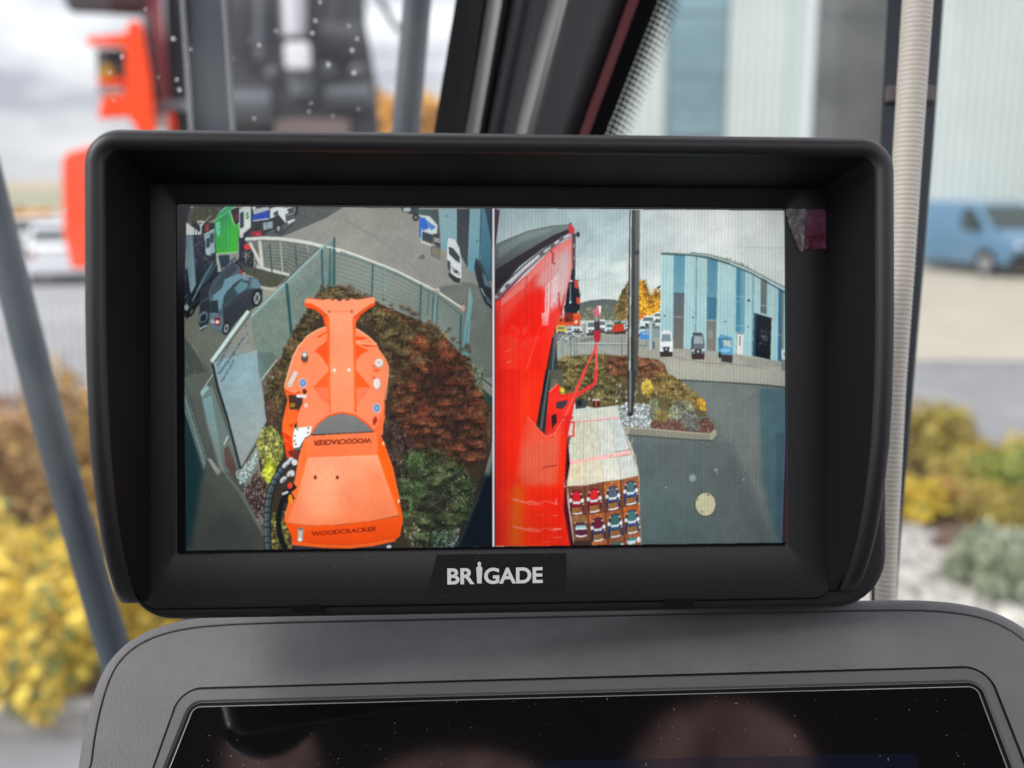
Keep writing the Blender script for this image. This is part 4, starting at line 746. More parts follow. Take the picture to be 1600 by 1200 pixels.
    C.poly('245,290 300,360 360,425 420,405 462,330 450,600 430,745 200,745 165,700 190,480', (240, 60, 40), (246, 44, 16)); C.soft('270,330 360,440 455,360 440,600 425,735 230,735 190,640 215,480', (240, 92, 64), .8, 5); C.line('245,292 300,358 360,423 420,405 462,330', 5, (252, 150, 130), .8); C.soft('210,480 435,440 430,720 200,720', (226, 96, 66), .5, 6); C.line('350,622 435,608', 6, (150, 30, 26)); C.line('345,626 350,640', 5, (150, 30, 26))
    C.soft('140,740 215,740 205,1130 110,1130', (222, 104, 10), .7, 6); C.soft('60,380 170,400 150,700 60,720', (252, 30, 6), .6, 8); C.soft('30,0 80,0 80,1130 30,1130', (200, 16, 16), .6, 5); C.soft('400,760 470,740 500,1130 430,1130', (228, 16, 8), .6, 5)
    for y, c in ((850, (250, 150, 140)), (1025, (250, 150, 140))): C.line([(150, y - 22), (235, y), (265, y - 8), (320, y + 6), (360, y - 10), (430, y + 8)], 12, c, .65); C.line([(245, y + 8), (330, y + 14)], 7, (255, 200, 190), .5)
    C.line('430,825 432,865', 6, (255, 220, 214), .8); C.line('405,1022 462,1020', 10, (255, 200, 194), .8)
    for a in ('315,932 360,934', '400,932 440,932', '410,1076 465,1076', '345,1102 390,1104'): C.line(a, 6, (255, 150, 136), .7)
    C.poly('500,430 515,430 512,560 500,720 505,850 545,1130 520,1130 478,900 482,720 492,560', (110, 14, 24)); C.poly('508,440 520,600 498,740 495,860 545,1130 530,1130 490,880', (40, 10, 20)); C.speck('500,420 525,430 515,480 500,470', [(60, 50, 50), (130, 110, 100)], 20, .5, 1.2, .8); C.ell(490, 745, 6, 6, (220, 190, 180)); C.line('492,700 490,750', 5, (160, 120, 120))
    for k in range(24): C.line([(50 + k * 19, 0 if k < 16 else 450), (46 + k * 19, 1130)], 5, (255, 96, 70), .13)
    C.soft('215,60 270,60 250,480 200,480', (255, 70, 40), .45, 8); C.soft('300,760 420,760 430,1120 300,1120', (236, 22, 8), .5, 9); C.soft('70,760 120,760 110,1120 70,1120', (255, 60, 22), .45, 7)
    # ---- purple film edge, dark frame
    C.frame(0, 0, 1)
    C.poly('1229,390 1237,390 1237,867 1222,849 1226,700 1231,560', (58, 30, 42)); C.poly('1228,390 1231,390 1232,560 1227,700 1222,840 1220,840 1225,690 1229,560', (90, 92, 140), a=.7); C.poly('1222,317 1237,317 1237,400 1229,392', (150, 140, 190), a=.5)
    C.line('1153,330 1153,386 1226,388', 1.2, (176, 180, 190), .7)
    # panel's columns and rows
    C.clip(285, 1237)
    yy, xx = np.mgrid[0:C.H, 0:C.W]; xs = xx / C.ss + C.x0; ys = yy / C.ss + C.y0
    C.blur(); C.blur()
    C.frame(0, 0, 1); C.dapple('285,317 1237,317 1237,867 285,867', .022, 3); C.dapple('285,317 1237,317 1237,867 285,867', .03, 45)
    for cx_, hw_ in ((530, 245), (1002, 236)):
        q = ((xs - cx_) / hw_) ** 2 + ((ys - 590) / 270) ** 2; mk = np.abs(xs - cx_) <= hw_; C.a[mk] *= (1.05 - .17 * np.clip(q - .35, 0, 2))[mk][:, None]
    stripe = 1 + np.where(xs > 771, 0.035, 0.012) * np.cos(2 * np.pi * (xs + .012 * ys) / 5.3) + 0.012 * np.cos(2 * np.pi * ys / 4.1)
    tint = np.stack([1 + .025 * np.cos(2 * np.pi * xs / 10.6), 1 + .02 * np.cos(2 * np.pi * xs / 10.6 + 2.1), 1 + .025 * np.cos(2 * np.pi * xs / 10.6 + 4.2)], -1)
    C.a *= stripe[..., None]; C.a *= np.where((xs > 771)[..., None], tint, 1)
    C.a += C.rng.normal(0, 3.0, C.a.shape[:2])[..., None]
    C.a = C.a * .965 + np.array((4, 7, 8), np.float32)
    # columns and the white divider
    d = (xs > 769.3) & (xs < 772.2); C.a[d] = (222, 214, 222)
    d = (xs >= 772.2) & (xs < 773.2); C.a[d] *= .4
    for q in ('280,310 1240,310 1240,329 770,325.5 287,322.5 280,322', '1231.5,310 1240,310 1240,870 1231.5,870', '280,870 280,860.5 770,854 1240,847.5 1240,870', '280,310 287,310 290,870 280,870'): C.poly(q, (4, 4, 5))
    a = np.clip(C.a, 0, 255) / 255.0
    H, W = a.shape[0] // 2, a.shape[1] // 2
    a = a[:H * 2, :W * 2].reshape(H, 2, W, 2, 3).mean((1, 3))
    return a, C.x0, C.y0
# ------------------------------------------------------------------ lettering
def text_mesh(txt, bold=0.0):
    """flat outlines of a word: (vertices, triangles) with its box"""
    cu = bpy.data.curves.new('lettering', 'FONT'); cu.body = txt; cu.offset = bold; cu.resolution_u = 8; cu.fill_mode = 'FRONT'
    ob = bpy.data.objects.new('lettering', cu); COL.objects.link(ob)
    dg = bpy.context.evaluated_depsgraph_get(); me = ob.evaluated_get(dg).to_mesh()
    me.calc_loop_triangles()
    v = [tuple(p.co[:2]) for p in me.vertices]; t = [tuple(q.vertices) for q in me.loop_triangles]
    ob.evaluated_get(dg).to_mesh_clear(); bpy.data.objects.remove(ob); bpy.data.curves.remove(cu)
    return v, t
def glyph_tris(txt, bold=0.0):
    v, t = text_mesh(txt, bold)
    if not v: return None
    xs = [p[0] for p in v]; x0, x1 = min(xs), max(xs); k = len(txt) * 0.735 / (x1 - x0)
    cap = 0.73 / 0.72
    return [[((v[i][0] - x0) * k, v[i][1] * cap) for i in q] for q in t]

# ------------------------------------------------------------------ materials of the cab
PLA = mat('black_plastic', (0.022, 0.021, 0.0215), 0.44, spec=0.6, bump=(2600, 0.05, 0.0002))
PLB = mat('bezel_plastic', (0.016, 0.0155, 0.017), 0.42, spec=0.5, bump=(3000, 0.04, 0.0002))
PLD = mat('logo_plate_gloss', (0.0115, 0.011, 0.012), 0.4, spec=0.4)
GREY = mat('grained_grey_plastic', (0.13, 0.13, 0.133), 0.55, spec=0.4, noise=(45, 0.12), bump=(1500, 0.45, 0.0006))
GREY2 = mat('smooth_grey_plastic', (0.108, 0.106, 0.108), 0.42, spec=0.4, bump=(2500, 0.08, 0.0003))
RUB = mat('black_rubber', (0.005, 0.005, 0.006), 0.7, spec=0.12)
WHITE = mat('white_print', (0.8, 0.8, 0.8), 0.5)
DGLASS = mat('dark_display_glass', (0.0035, 0.0035, 0.0045), 0.06, spec=0.9)

# ------------------------------------------------------------------ camera monitor
YAW, ROLL, MD = 3.46, 0.21, 0.2616
MM = CM @ Matrix.Translation(((760 - 800) / FPX * MD, -(590 - 600) / FPX * MD, -MD)) @ Matrix.Rotation(R(YAW), 4, 'Y') @ Matrix.Rotation(R(ROLL), 4, 'Z')
MMI = MM.inverted()
def L(px, py, z=0.0):
    a = MMI @ CM.translation; b = (MMI @ P(px, py, 1.0)) - a
    q = a + b * ((z - a.z) / b.z); return q
mon = empty('camera_monitor', 'black hooded camera monitor showing two live pictures above the grey display', 'monitor', M=MM)
mm = 0.001
# housing behind the bezel
o1 = rrect(-90.8 * mm, -60.5 * mm, 104.8 * mm, 57 * mm, [12 * mm, 14 * mm, 9 * mm, 6 * mm], 10)
mb = MB(); plate(mb, o1, -19 * mm, 0.6 * mm, 2.2 * mm, 5, 3 * mm); mb.build('housing', PLB, mon, auto=40)
# bezel with the opening
oo = rrect(-87.2 * mm, -57.4 * mm, 89.6 * mm, 56 * mm, [5 * mm, 5 * mm, 3 * mm, 3 * mm], 8)
oi = rrect(-77.35 * mm, -43.65 * mm, 77.35 * mm, 43.65 * mm, 0.5 * mm, 8)
zz = 1.6 * mm
rings = [[(x, y, 0.2 * mm) for x, y in oo], [(x, y, zz - 0.5 * mm) for x, y in oo], [(x, y, zz - 0.12 * mm) for x, y in inset(oo, 0.12 * mm)], [(x, y, zz) for x, y in inset(oo, 0.5 * mm)]]
rings += [[(x, y, zz) for x, y in inset(oi, -0.5 * mm)], [(x, y, zz - 0.25 * mm) for x, y in inset(oi, -0.1 * mm)], [(x, y, -0.4 * mm) for x, y in oi]]
MB().loft(rings, False, False).build('bezel', PLB, mon, auto=50)
# dark seam under the bezel with two release slots
mb = MB(); plate(mb, inset(oo, -0.5 * mm), 0.5 * mm, 0.66 * mm); mb.build('seam', RUB, mon)
for a, b, y in ((455, 503, 941), (1037, 1083, 930)):
    p = L(a, y, 1.2 * mm); q = L(b, y, 1.2 * mm)
    MB().box((p.x, -58.6 * mm, 0.4 * mm), (q.x, -56.9 * mm, 1.67 * mm)).build('release_slot', RUB, mon)
# hood: top and two cheeks that curve back to the housing
HX, HO, HT, HB, HD, TH = 2.1 * mm, 93.2 * mm, 56 * mm, -56 * mm, 28 * mm, 4.8 * mm
def hood_depth(y):
    q = y / mm
    return float(np.interp(q, [-56, -55.6, -54.4, -52, -48.5, -43.5, -36.5, -27, -16, -2, 12, 60], [0.8, 3, 5.6, 8.4, 11.4, 14.8, 18.6, 22.2, 25.2, 27.2, 28, 28])) * mm
path = []
for k in range(15): path.append((-HO, HB + (1 - math.cos(R(90 * k / 14))) * 40 * mm, -1, 0))
for k in range(1, 6): path.append((-HO, HB + 40 * mm + (HT - 8 * mm - HB - 40 * mm) * k / 6, -1, 0))
for k in range(11): a = R(180 - 90 * k / 10); path.append((-HO + 8 * mm + 8 * mm * math.cos(a), HT - 8 * mm + 8 * mm * math.sin(a), math.cos(a), math.sin(a)))
for k in range(1, 12): path.append((-HO + 8 * mm + (2 * HO - 16 * mm) * k / 12, HT, 0, 1))
left = list(path)
path = path + []
for k in range(11): a = R(90 - 90 * k / 10); path.append((HO - 8 * mm + 8 * mm * math.cos(a), HT - 8 * mm + 8 * mm * math.sin(a), math.cos(a), math.sin(a)))
for k in range(5, 0, -1): path.append((HO, HB + 40 * mm + (HT - 8 * mm - HB - 40 * mm) * k / 6, 1, 0))
for k in range(14, -1, -1): path.append((HO, HB + (1 - math.cos(R(90 * k / 14))) * 40 * mm, 1, 0))
rings = []
for x, y, nx, ny in path:
    d = hood_depth(y) if abs(nx) > 0.99 else HD
    r = TH / 2; ring = []; fl = 2.8 * mm
    prof = [(-1.2 * mm, -0.3 * mm), (-0.7 * mm, d * 0.35), (-0.2 * mm, d * 0.7), (0, max(0, d - r))]
    prof += [(-(r - r * math.cos(R(180 * k / 10))), max(0, d - r) + min(r, d) * math.sin(R(180 * k / 10))) for k in range(1, 10)]
    prof += [(-TH, max(0, d - r)), (-TH - fl * .25, d * 0.7), (-TH - fl * .6, d * 0.35), (-TH - fl, -0.3 * mm)]
    for u, z in prof: ring.append((x + HX + nx * u, y + ny * u, max(z, -0.3 * mm)))
    rings.append(ring)
hood = MB().loft(rings, True, True).build('hood', PLA, mon, auto=60)
hood.data.materials.append(mat('matt_black_lining', (0.008, 0.008, 0.009), 0.7, spec=0.22, bump=(2600, 0.05, 0.0002)))
_n = len(rings[0]); hood.data.polygons.foreach_set('material_index', [1 if (i < (len(rings) - 1) * _n and i % _n >= _n - 5) else 0 for i in range(len(hood.data.polygons))])
# screen: dark panel, the two pictures sit a hair above it
scr = MB(); plate(scr, rrect(-78.5 * mm, -44.8 * mm, 78.5 * mm, 44.8 * mm, 0.5 * mm, 3), -0.6 * mm, 0.7 * mm); screen = scr.build('screen', DGLASS, mon)
img, IX, IY = paint()
lin = np.where(img <= 0.04045, img / 12.92, ((img + 0.055) / 1.055) ** 2.4)
def em_mat():
    m = bpy.data.materials.new('lit_display'); m.use_nodes = True; t = m.node_tree; b = t.nodes['Principled BSDF']
    b.inputs['Base Color'].default_value = (0.004, 0.004, 0.005, 1); b.inputs['Roughness'].default_value = 0.12; b.inputs['Specular IOR Level'].default_value = 0.35
    at = t.nodes.new('ShaderNodeAttribute'); at.attribute_name = 'picture'
    t.links.new(at.outputs['Color'], b.inputs['Emission Color']); b.inputs['Emission Strength'].default_value = 2.0 ** -EXPO
    return m
EM = em_mat(); EM.cycles.emission_sampling = 'NONE'
def view(xa, xb, nx, ny, label):
    """one camera picture: a fine flat grid, colour per point"""
    gx = np.linspace(xa, xb, nx); gy = np.linspace(-43.75 * mm, 43.75 * mm, ny); X, Y = np.meshgrid(gx, gy)
    pts = np.stack([X.ravel(), Y.ravel(), np.full(X.size, 0.75 * mm)], 1)
    K = np.array(CM.inverted() @ MM); q = pts @ K[:3, :3].T + K[:3, 3]
    px = 800 + q[:, 0] / -q[:, 2] * FPX - IX - 0.5; py = 600 - q[:, 1] / -q[:, 2] * FPX - IY - 0.5
    H, W = lin.shape[:2]; px = np.clip(px, 0, W - 1.001); py = np.clip(py, 0, H - 1.001); i, j = px.astype(int), py.astype(int); u, v = (px - i)[:, None], (py - j)[:, None]
    c = (lin[j, i] * (1 - u) + lin[j, i + 1] * u) * (1 - v) + (lin[j + 1, i] * (1 - u) + lin[j + 1, i + 1] * u) * v
    me = bpy.data.meshes.new('camera_view')
    idx = np.arange(nx * ny).reshape(ny, nx); f = np.stack([idx[:-1, :-1], idx[:-1, 1:], idx[1:, 1:], idx[1:, :-1]], -1).reshape(-1, 4)
    me.vertices.add(len(pts)); me.vertices.foreach_set('co', pts.astype(np.float32).ravel())
    me.loops.add(f.size); me.loops.foreach_set('vertex_index', f.astype(np.int32).ravel())
    me.polygons.add(len(f)); me.polygons.foreach_set('loop_start', np.arange(0, f.size, 4, dtype=np.int32)); me.polygons.foreach_set('loop_total', np.full(len(f), 4, np.int32))
    me.update()
    at = me.attributes.new('picture', 'FLOAT_COLOR', 'POINT'); at.data.foreach_set('color', np.concatenate([c, np.ones((len(c), 1))], 1).astype(np.float32).ravel())
    me.materials.append(EM); o = bpy.data.objects.new('camera_view', me); COL.objects.link(o); o.parent = screen
    o['label'] = label
XM = L(769.6, 590, 0.75 * mm).x
view(-77.5 * mm, XM, 440, 480, 'picture of an orange tree cutter over shrubs inside a fence')
view(XM, 77.5 * mm, 425, 480, 'picture along a red boom with timber load, planted bed and hall')
# name plate and lettering
p = [L(x, y, zz) for x, y in ((683, 866.5), (885, 864), (885, 926), (666, 929))]
mb = MB(); mb.loft([[(q.x, q.y, zz - 0.1 * mm) for q in p[::-1]], [(q.x, q.y, zz + 0.04 * mm) for q in p[::-1]]]); plate_o = mb.build('logo_plate', PLD, mon)
def letters(txt, xa, ya, xb, yb, caph, bold, name):
    v, t = text_mesh(txt, bold); xs = [q[0] for q in v]; x0, x1 = min(xs), max(xs); caps = max(q[1] for q in v)
    a = L(xa, ya, zz); b = L(xb, yb, zz); ex = (b - a); up = Vector((-ex.y, ex.x, 0)).normalized(); h = caph
    vs = [a + ex * ((q[0] - x0) / (x1 - x0)) + up * (q[1] / caps * h) for q in v]
    mb = MB(); n = len(vs); mb.add([(q.x, q.y, zz + 0.12 * mm) for q in vs], t)
    return mb
H_ = 24.2 * 0.1625 * mm
mb = letters('BR', 699, 912.3, 741.5, 911.5, H_, 0.03, 'l'); m2 = letters('GADE', 756.5, 911.3, 848, 909.7, H_, 0.03, 'l'); mb.add(m2.v, m2.f)
# the i is a small standing figure: round head, shoulders, narrowing body
bot = L(749, 911.4, zz); k = 0.1625 * mm
fig = [(-3.6, 0), (3.6, 0), (3.6, 5), (4.1, 12), (4.6, 20), (4.7, 23.5), (4.0, 25.6), (2.4, 26.4), (1.6, 27.2), (2.5, 28.6), (2.9, 30.4), (2.5, 32.2), (1.4, 33.4), (0, 33.8), (-1.4, 33.4), (-2.5, 32.2), (-2.9, 30.4), (-2.5, 28.6), (-1.6, 27.2), (-2.4, 26.4), (-4.0, 25.6), (-4.7, 23.5), (-4.6, 20), (-4.1, 12), (-3.6, 5)]
mb.add([(bot.x + x * k, bot.y + y * k, zz + 0.12 * mm) for x, y in fig], [tuple(range(len(fig)))])
mb.build('lettering', WHITE, plate_o)
# peeled protective film at the corner
FILM = mat('film_tab_gloss', (0.3, 0.022, 0.05), 0.12, noise=(260, 0.7, (0.34, 0.13, 0.24)), coat=0.6, bump=(180, 0.35, 0.001))
CRUM = mat('crumpled_film', (0.4, 0.36, 0.35), 0.3, noise=(420, 0.5), bump=(500, 0.9, 0.002))
a = L(1254, 389, 1.9 * mm); b = L(1297, 327.5, 1.9 * mm)
mb = MB(); plate(mb, rrect(a.x, a.y, b.x, b.y, [0.2 * mm, 1.4 * mm, 1.4 * mm, 0.2 * mm], 6), 1.75 * mm, 1.95 * mm); mb.build('film_tab', FILM, mon, label='dark red pull tab of the protective film')
rgf = random.Random(12); nu, nv = 7, 15; vs = []
for j in range(nv):
    t = j / (nv - 1); y = 327 + 66 * t
    xa = np.interp(t, [0, .3, .6, .85, 1], [1228, 1231, 1237, 1244, 1249]) + rgf.uniform(-1.2, 1.2); xb = 1258 - 2 * t + rgf.uniform(-.6, .6)
    for i in range(nu):
        q = L(xa + (xb - xa) * i / (nu - 1), y + rgf.uniform(-1, 1), 2 * mm); vs.append((q.x, q.y, (1.75 + rgf.uniform(0, 0.75)) * mm))
MB().add(vs, [(j * nu + i, j * nu + i + 1, (j + 1) * nu + i + 1, (j + 1) * nu + i) for j in range(nv - 1) for i in range(nu - 1)]).build('film_fold', CRUM, mon, label='crumpled grey edge of the protective film', smooth=True)
# specks of dust on the bezel
mb = MB(); rg = random.Random(5)
for i in range(95):
    x, y = rg.uniform(-80, 84) * mm, rg.choice([rg.uniform(-56, -44.5), rg.uniform(-46, -43.9)]) * mm; r = rg.uniform(0.04, 0.09) * mm; a = rg.uniform(0, 3)
    mb.add([(x + r * math.cos(a + t) * (1.6 if t in (0, math.pi) else 1), y + r * math.sin(a + t), zz + 0.06 * mm) for t in (0, 1.57, math.pi, 4.71)], [(0, 1, 2, 3)])
mb.build('dust', mat('dust', (0.45, 0.43, 0.42), 0.9), mon, kind='stuff')

# ------------------------------------------------------------------ machine display below
TT, TW = R(42), R(-8)
nC = Vector((math.sin(TW) * math.cos(TT), math.sin(TT), math.cos(TW) * math.cos(TT)))
def hitC(px, py):
    d = Vector(((px - 800) / FPX, -(py - 600) / FPX, -1)); p0 = Vector(((870 - 800) / FPX, -(1050 - 600) / FPX, -1)) * 0.274
    return d * (p0.dot(nC) / d.dot(nC))
ex = (hitC(1510, 1072.5) - hitC(330, 1104.5)).normalized(); ey = nC.cross(ex).normalized()
o0 = hitC(920, 1088)
TM = CM @ Matrix(((ex.x, ey.x, nC.x, o0.x), (ex.y, ey.y, nC.y, o0.y), (ex.z, ey.z, nC.z, o0.z), (0, 0, 0, 1)))
TMI = TM.inverted()
def T2(px, py, z=0.0):
    a = TMI @ CM.translation; b = (TMI @ P(px, py, 1.0)) - a
    q = a + b * ((z - a.z) / b.z); return (q.x, q.y)
term = empty('machine_display', 'grey grained display console with a dark dusty glass under the monitor', 'display', M=TM)
sil = [(120, 1200), (127, 1150), (140, 1095), (157, 1050), (180, 1018), (212, 993), (252, 975), (300, 964), (360, 958.5), (450, 955), (700, 950), (1000, 943), (1250, 937), (1400, 935), (1455, 936), (1510, 942), (1555, 954), (1595, 974), (1632, 1004), (1660, 1042), (1685, 1095), (1705, 1150), (1722, 1200)]
tp = [T2(x, y, -2.0 * mm) for x, y in sil]
yb = -95 * mm; xl, xr = tp[0][0], tp[-1][0]
# smooth the traced edge
def chaikin(p, n=2):
    for _ in range(n):
        q = [p[0]]
        for a, b in zip(p[:-1], p[1:]): q += [(a[0] * .75 + b[0] * .25, a[1] * .75 + b[1] * .25), (a[0] * .25 + b[0] * .75, a[1] * .25 + b[1] * .75)]
        p = q + [p[-1]]
    return p
edge = chaikin(tp, 2)
outl = [(xl - 3 * mm, yb)] + edge + [(xr + 3 * mm, yb)]
outl = outl[::-1]                                   # counter-clockwise
if sum(a[0] * b[1] - b[0] * a[1] for a, b in zip(outl, outl[1:] + outl[:1])) < 0: outl = outl[::-1]
rings = [[(x, y, -34 * mm) for x, y in inset(outl, 6 * mm)], [(x, y, -26 * mm) for x, y in inset(outl, 1 * mm)], [(x, y, -6 * mm) for x, y in outl]]
for k in range(0, 7):
    a = R(90 * k / 6); rings.append([(x, y, -4 * mm + 3.9 * mm * math.sin(a)) for x, y in inset(outl, 3.6 * mm * (1 - math.cos(a)))])
rings.append([(x, y, -0.1 * mm) for x, y in inset(outl, 4.4 * mm)]); rings.append([(x, y, -1.6 * mm) for x, y in inset(outl, 4.7 * mm)])
MB().loft(rings).build('housing', GREY, term, auto=50)
fp = inset(outl, 4.9 * mm)
mb = MB(); rings = [[(x, y, -2 * mm) for x, y in fp], [(x, y, -0.3 * mm) for x, y in fp], [(x, y, 0) for x, y in inset(fp, 0.3 * mm)]]; mb.loft(rings, False, True).build('front_panel', GREY, term, auto=40)
def rpoly(c, r, n=8):
    """outline through corners c (counter-clockwise) with rounded corners"""
    out = []
    for i in range(len(c)):
        p = Vector(c[i]); d0 = (Vector(c[i - 1]) - p).normalized(); d1 = (Vector(c[(i + 1) % len(c)]) - p).normalized()
        h = d0.angle(d1) / 2; t = r[i] / math.tan(h); m = p + (d0 + d1).normalized() * (r[i] / math.sin(h)); s0 = p + d0 * t - m; s1 = p + d1 * t - m
        for k in range(n + 1):
            v = s0.lerp(s1, k / n).normalized() * r[i]; out.append((m.x + v.x, m.y + v.y))
    return out
def quad(tl, tr_, bl, br, down=2.2):
    """corners of a traced frame, its sides carried on below the picture"""
    TL, TR, BL, BR = (Vector(T2(*q)) for q in (tl, tr_, bl, br))
    return [tuple(TL + (BL - TL) * down), tuple(TR + (BR - TR) * down), tuple(TR), tuple(TL)]
fq = quad((285, 1078.5), (1540, 1044), (242, 1200), (1601, 1200)); gq = quad((303, 1104.5), (1526, 1072.5), (265, 1200), (1574, 1200))
fy = T2(900, 1062)[1]; gx0, gx1, gy = T2(300, 1130)[0], T2(1530, 1090)[0], T2(900, 1089)[1]
def frame_ring(name, grow, z0, z1, r, m, inner):
    A = inset(rpoly(fq, [3 * mm, 3 * mm, r, r]), -grow); B = inset(rpoly(gq, [1 * mm, 1 * mm, 2.4 * mm, 2.4 * mm]), -inner)
    b = 0.5 * mm if z1 > 0.2 * mm else 0.05 * mm
    rg_ = [[(x, y, z0) for x, y in A], [(x, y, z1 - b) for x, y in A], [(x, y, z1) for x, y in inset(A, b)], [(x, y, z1 - 0.1 * mm) for x, y in inset(B, -b)], [(x, y, z0) for x, y in B]]
    return MB().loft(rg_, False, False).build(name, m, term, auto=40)
frame_ring('frame_gasket', 0.75 * mm, -0.2 * mm, 0.06 * mm, 6 * mm, RUB, 0.2 * mm)
frame_ring('display_frame', 0, -0.2 * mm, 0.75 * mm, 6 * mm, GREY2, 1.1 * mm)
gl_o = rpoly(gq, [1 * mm, 1 * mm, 2.4 * mm, 2.4 * mm]); yl = gq[0][1]
mb = MB(); plate(mb, inset(gl_o, -1 * mm), -0.1 * mm, 0.12 * mm); mb.build('glass_gasket', RUB, term)
mb = MB(); plate(mb, gl_o, 0.0, 0.45 * mm, 0.22 * mm, 3); mb.build('glass_rim', mat('glass_edge', (0.22, 0.22, 0.22), 0.25), term, auto=40)
mb = MB(); plate(mb, inset(gl_o, 0.35 * mm), 0.1 * mm, 0.47 * mm); mb.build('display_glass', DGLASS, term)
a = T2(850, 1187, 0.5 * mm); b = T2(1430, 1179, 0.5 * mm); yq = (a[1] + b[1]) / 2
MB().add([(a[0], yl + 3 * mm, 0.49 * mm), (b[0], yl + 3 * mm, 0.49 * mm), (b[0], yq, 0.49 * mm), (a[0], yq, 0.49 * mm)], [(0, 1, 2, 3)]).build('status_bar', mat('status_bar_glow', (0.004, 0.004, 0.005), 0.06, emit=((0.012, 0.026, 0.085), 0.06)), term)
mb = MB(); rg = random.Random(9)
for i in range(230):
    x, y = rg.uniform(gx0 + 2 * mm, gx1 - 2 * mm), gy - rg.uniform(0.5, 34) * mm; a = rg.uniform(0, 6.28)
    if rg.random() < 0.16:                          # a hair or lint
        l = rg.uniform(0.3, 0.8) * mm; b_ = rg.uniform(-.6, .6); w_ = 0.05 * mm
        p = [(x, y), (x + l / 2 * math.cos(a), y + l / 2 * math.sin(a)), (x + l / 2 * math.cos(a) + l / 2 * math.cos(a + b_), y + l / 2 * math.sin(a) + l / 2 * math.sin(a + b_))]
        for q0, q1 in zip(p[:-1], p[1:]):
            n_ = Vector((-(q1[1] - q0[1]), q1[0] - q0[0])).normalized() * w_
            mb.add([(q0[0] - n_.x, q0[1] - n_.y, 0.52 * mm), (q1[0] - n_.x, q1[1] - n_.y, 0.52 * mm), (q1[0] + n_.x, q1[1] + n_.y, 0.52 * mm), (q0[0] + n_.x, q0[1] + n_.y, 0.52 * mm)], [(0, 1, 2, 3)])
    else:
        r = rg.uniform(0.03, 0.1) * mm
        mb.add([(x + r * math.cos(a + t), y + 1.3 * r * math.sin(a + t), 0.52 * mm) for t in (0, 1.3, 2.5, 3.8, 5.0)], [(0, 1, 2, 3, 4)])
for i in range(130):
    q = T2(rg.uniform(180, 1590), rg.uniform(960, 1075)); r = rg.uniform(0.03, 0.08) * mm
    if q[1] > fy + 1.5 * mm: mb.add([(q[0] + r * math.cos(t), q[1] + r * math.sin(t), 0.09 * mm) for t in (0, 1.3, 2.5, 3.8, 5.0)], [(0, 1, 2, 3, 4)])
mb.build('dust', mat('display_dust', (0.27, 0.26, 0.235), 0.9), term, kind='stuff')
# column that carries console and monitor, under the frame
mb = MB(); c = TMI @ P(900, 1400, 0.34)
mb.tube([c + Vector((0, 0.02, 0.0)), c + Vector((0, -0.05, -0.06)), c + Vector((0, -0.1, -0.16)), TMI @ Vector((0.05, 0.25, 1.1))], [0.03, 0.028, 0.03, 0.04], 14)
mb.build('mounting_arm', RUB, term, smooth=True)

# ------------------------------------------------------------------ the cab round the lens
cab = empty('machine_cab', 'black pillared cab with a rain spotted windscreen and a side window', 'cab', M=CM)
CMI = CM.inverted()
def Cc(px, py, d): return Vector(((px - 800) / FPX * d, -(py - 600) / FPX * d, -d))
DW = 0.38
PAN = glass_mat('clear_pane', (0.97, 0.985, 0.98), 0.02, 0.0, 0.008, (0.75, 0.78, 0.82))
def pane(name, q, d):
    z = [Cc(x, y, d) for x, y in q]; n = Vector((0, 0, -0.004))
    MB().loft([z, [v + n for v in z]]).build(name, PAN, cab)
pane('windscreen', [(-900, 1700), (640, 1700), (640, 900), (760, -300), (940, -1500), (-900, -1500)], DW + 0.006)
pane('side_window', [(720, 1700), (2600, 1700), (2600, -1500), (1500, -1500), (1010, -300), (760, 700)], DW + 0.01)
def post(name, prof, ya, yb, m, smooth=None):
    """prof: list of (x at y=0, x at y=205, depth); a post that runs straight between the picture heights ya, yb"""
    rings = []
    for y in (ya, (ya + yb) / 2, yb):
        rings.append([Cc(x0 + (x1 - x0) * y / 205.0, y, d) for x0, x1, d in prof])
    return MB().loft(rings).build(name, m, cab, auto=smooth or 35)
PILM = mat('pillar_plastic', (0.035, 0.037, 0.04), 0.32, noise=(6, 0.2))
post('pillar_seal', [(712, 678, DW), (756, 728, DW - 0.01), (760, 735, DW + 0.03), (712, 678, DW + 0.03)], -1500, 860, RUB)
pr = []
def lerp(u): return (754 + (990 - 754) * u, 724 + (915 - 724) * u)
for u, dz in ((0, 0.004), (0.015, -0.010), (0.07, -0.019), (0.13, -0.021), (0.165, -0.017), (0.18, -0.013), (0.2, -0.016), (0.24, -0.020), (0.28, -0.018), (0.32, -0.012), (0.42, -0.012), (0.52, -0.014), (0.56, -0.018), (0.6, -0.018), (0.64, -0.012), (0.8, -0.008), (0.93, -0.002), (1.0, 0.002)):
    x0, x1 = lerp(u); pr.append((x0, x1, DW + dz * 0.7))
post('pillar_trim', pr + [(990, 915, DW + 0.05), (754, 724, DW + 0.05)], -1500, 860, PILM, 50)
post('red_reflection_strip', [(982, 907, DW - 0.006), (998, 922, DW - 0.006), (998, 922, DW + 0.02), (982, 907, DW + 0.02)], -1500, 860, mat('painted_red_reflection', (0.11, 0.012, 0.018), 0.45))  # red reflection of the boom, painted as a solid dark red strip
post('frit_band', [(996, 920, DW + 0.002), (1030, 949, DW + 0.002), (1030, 949, DW + 0.009), (996, 920, DW + 0.009)], -1500, 860, RUB)
mb = MB()
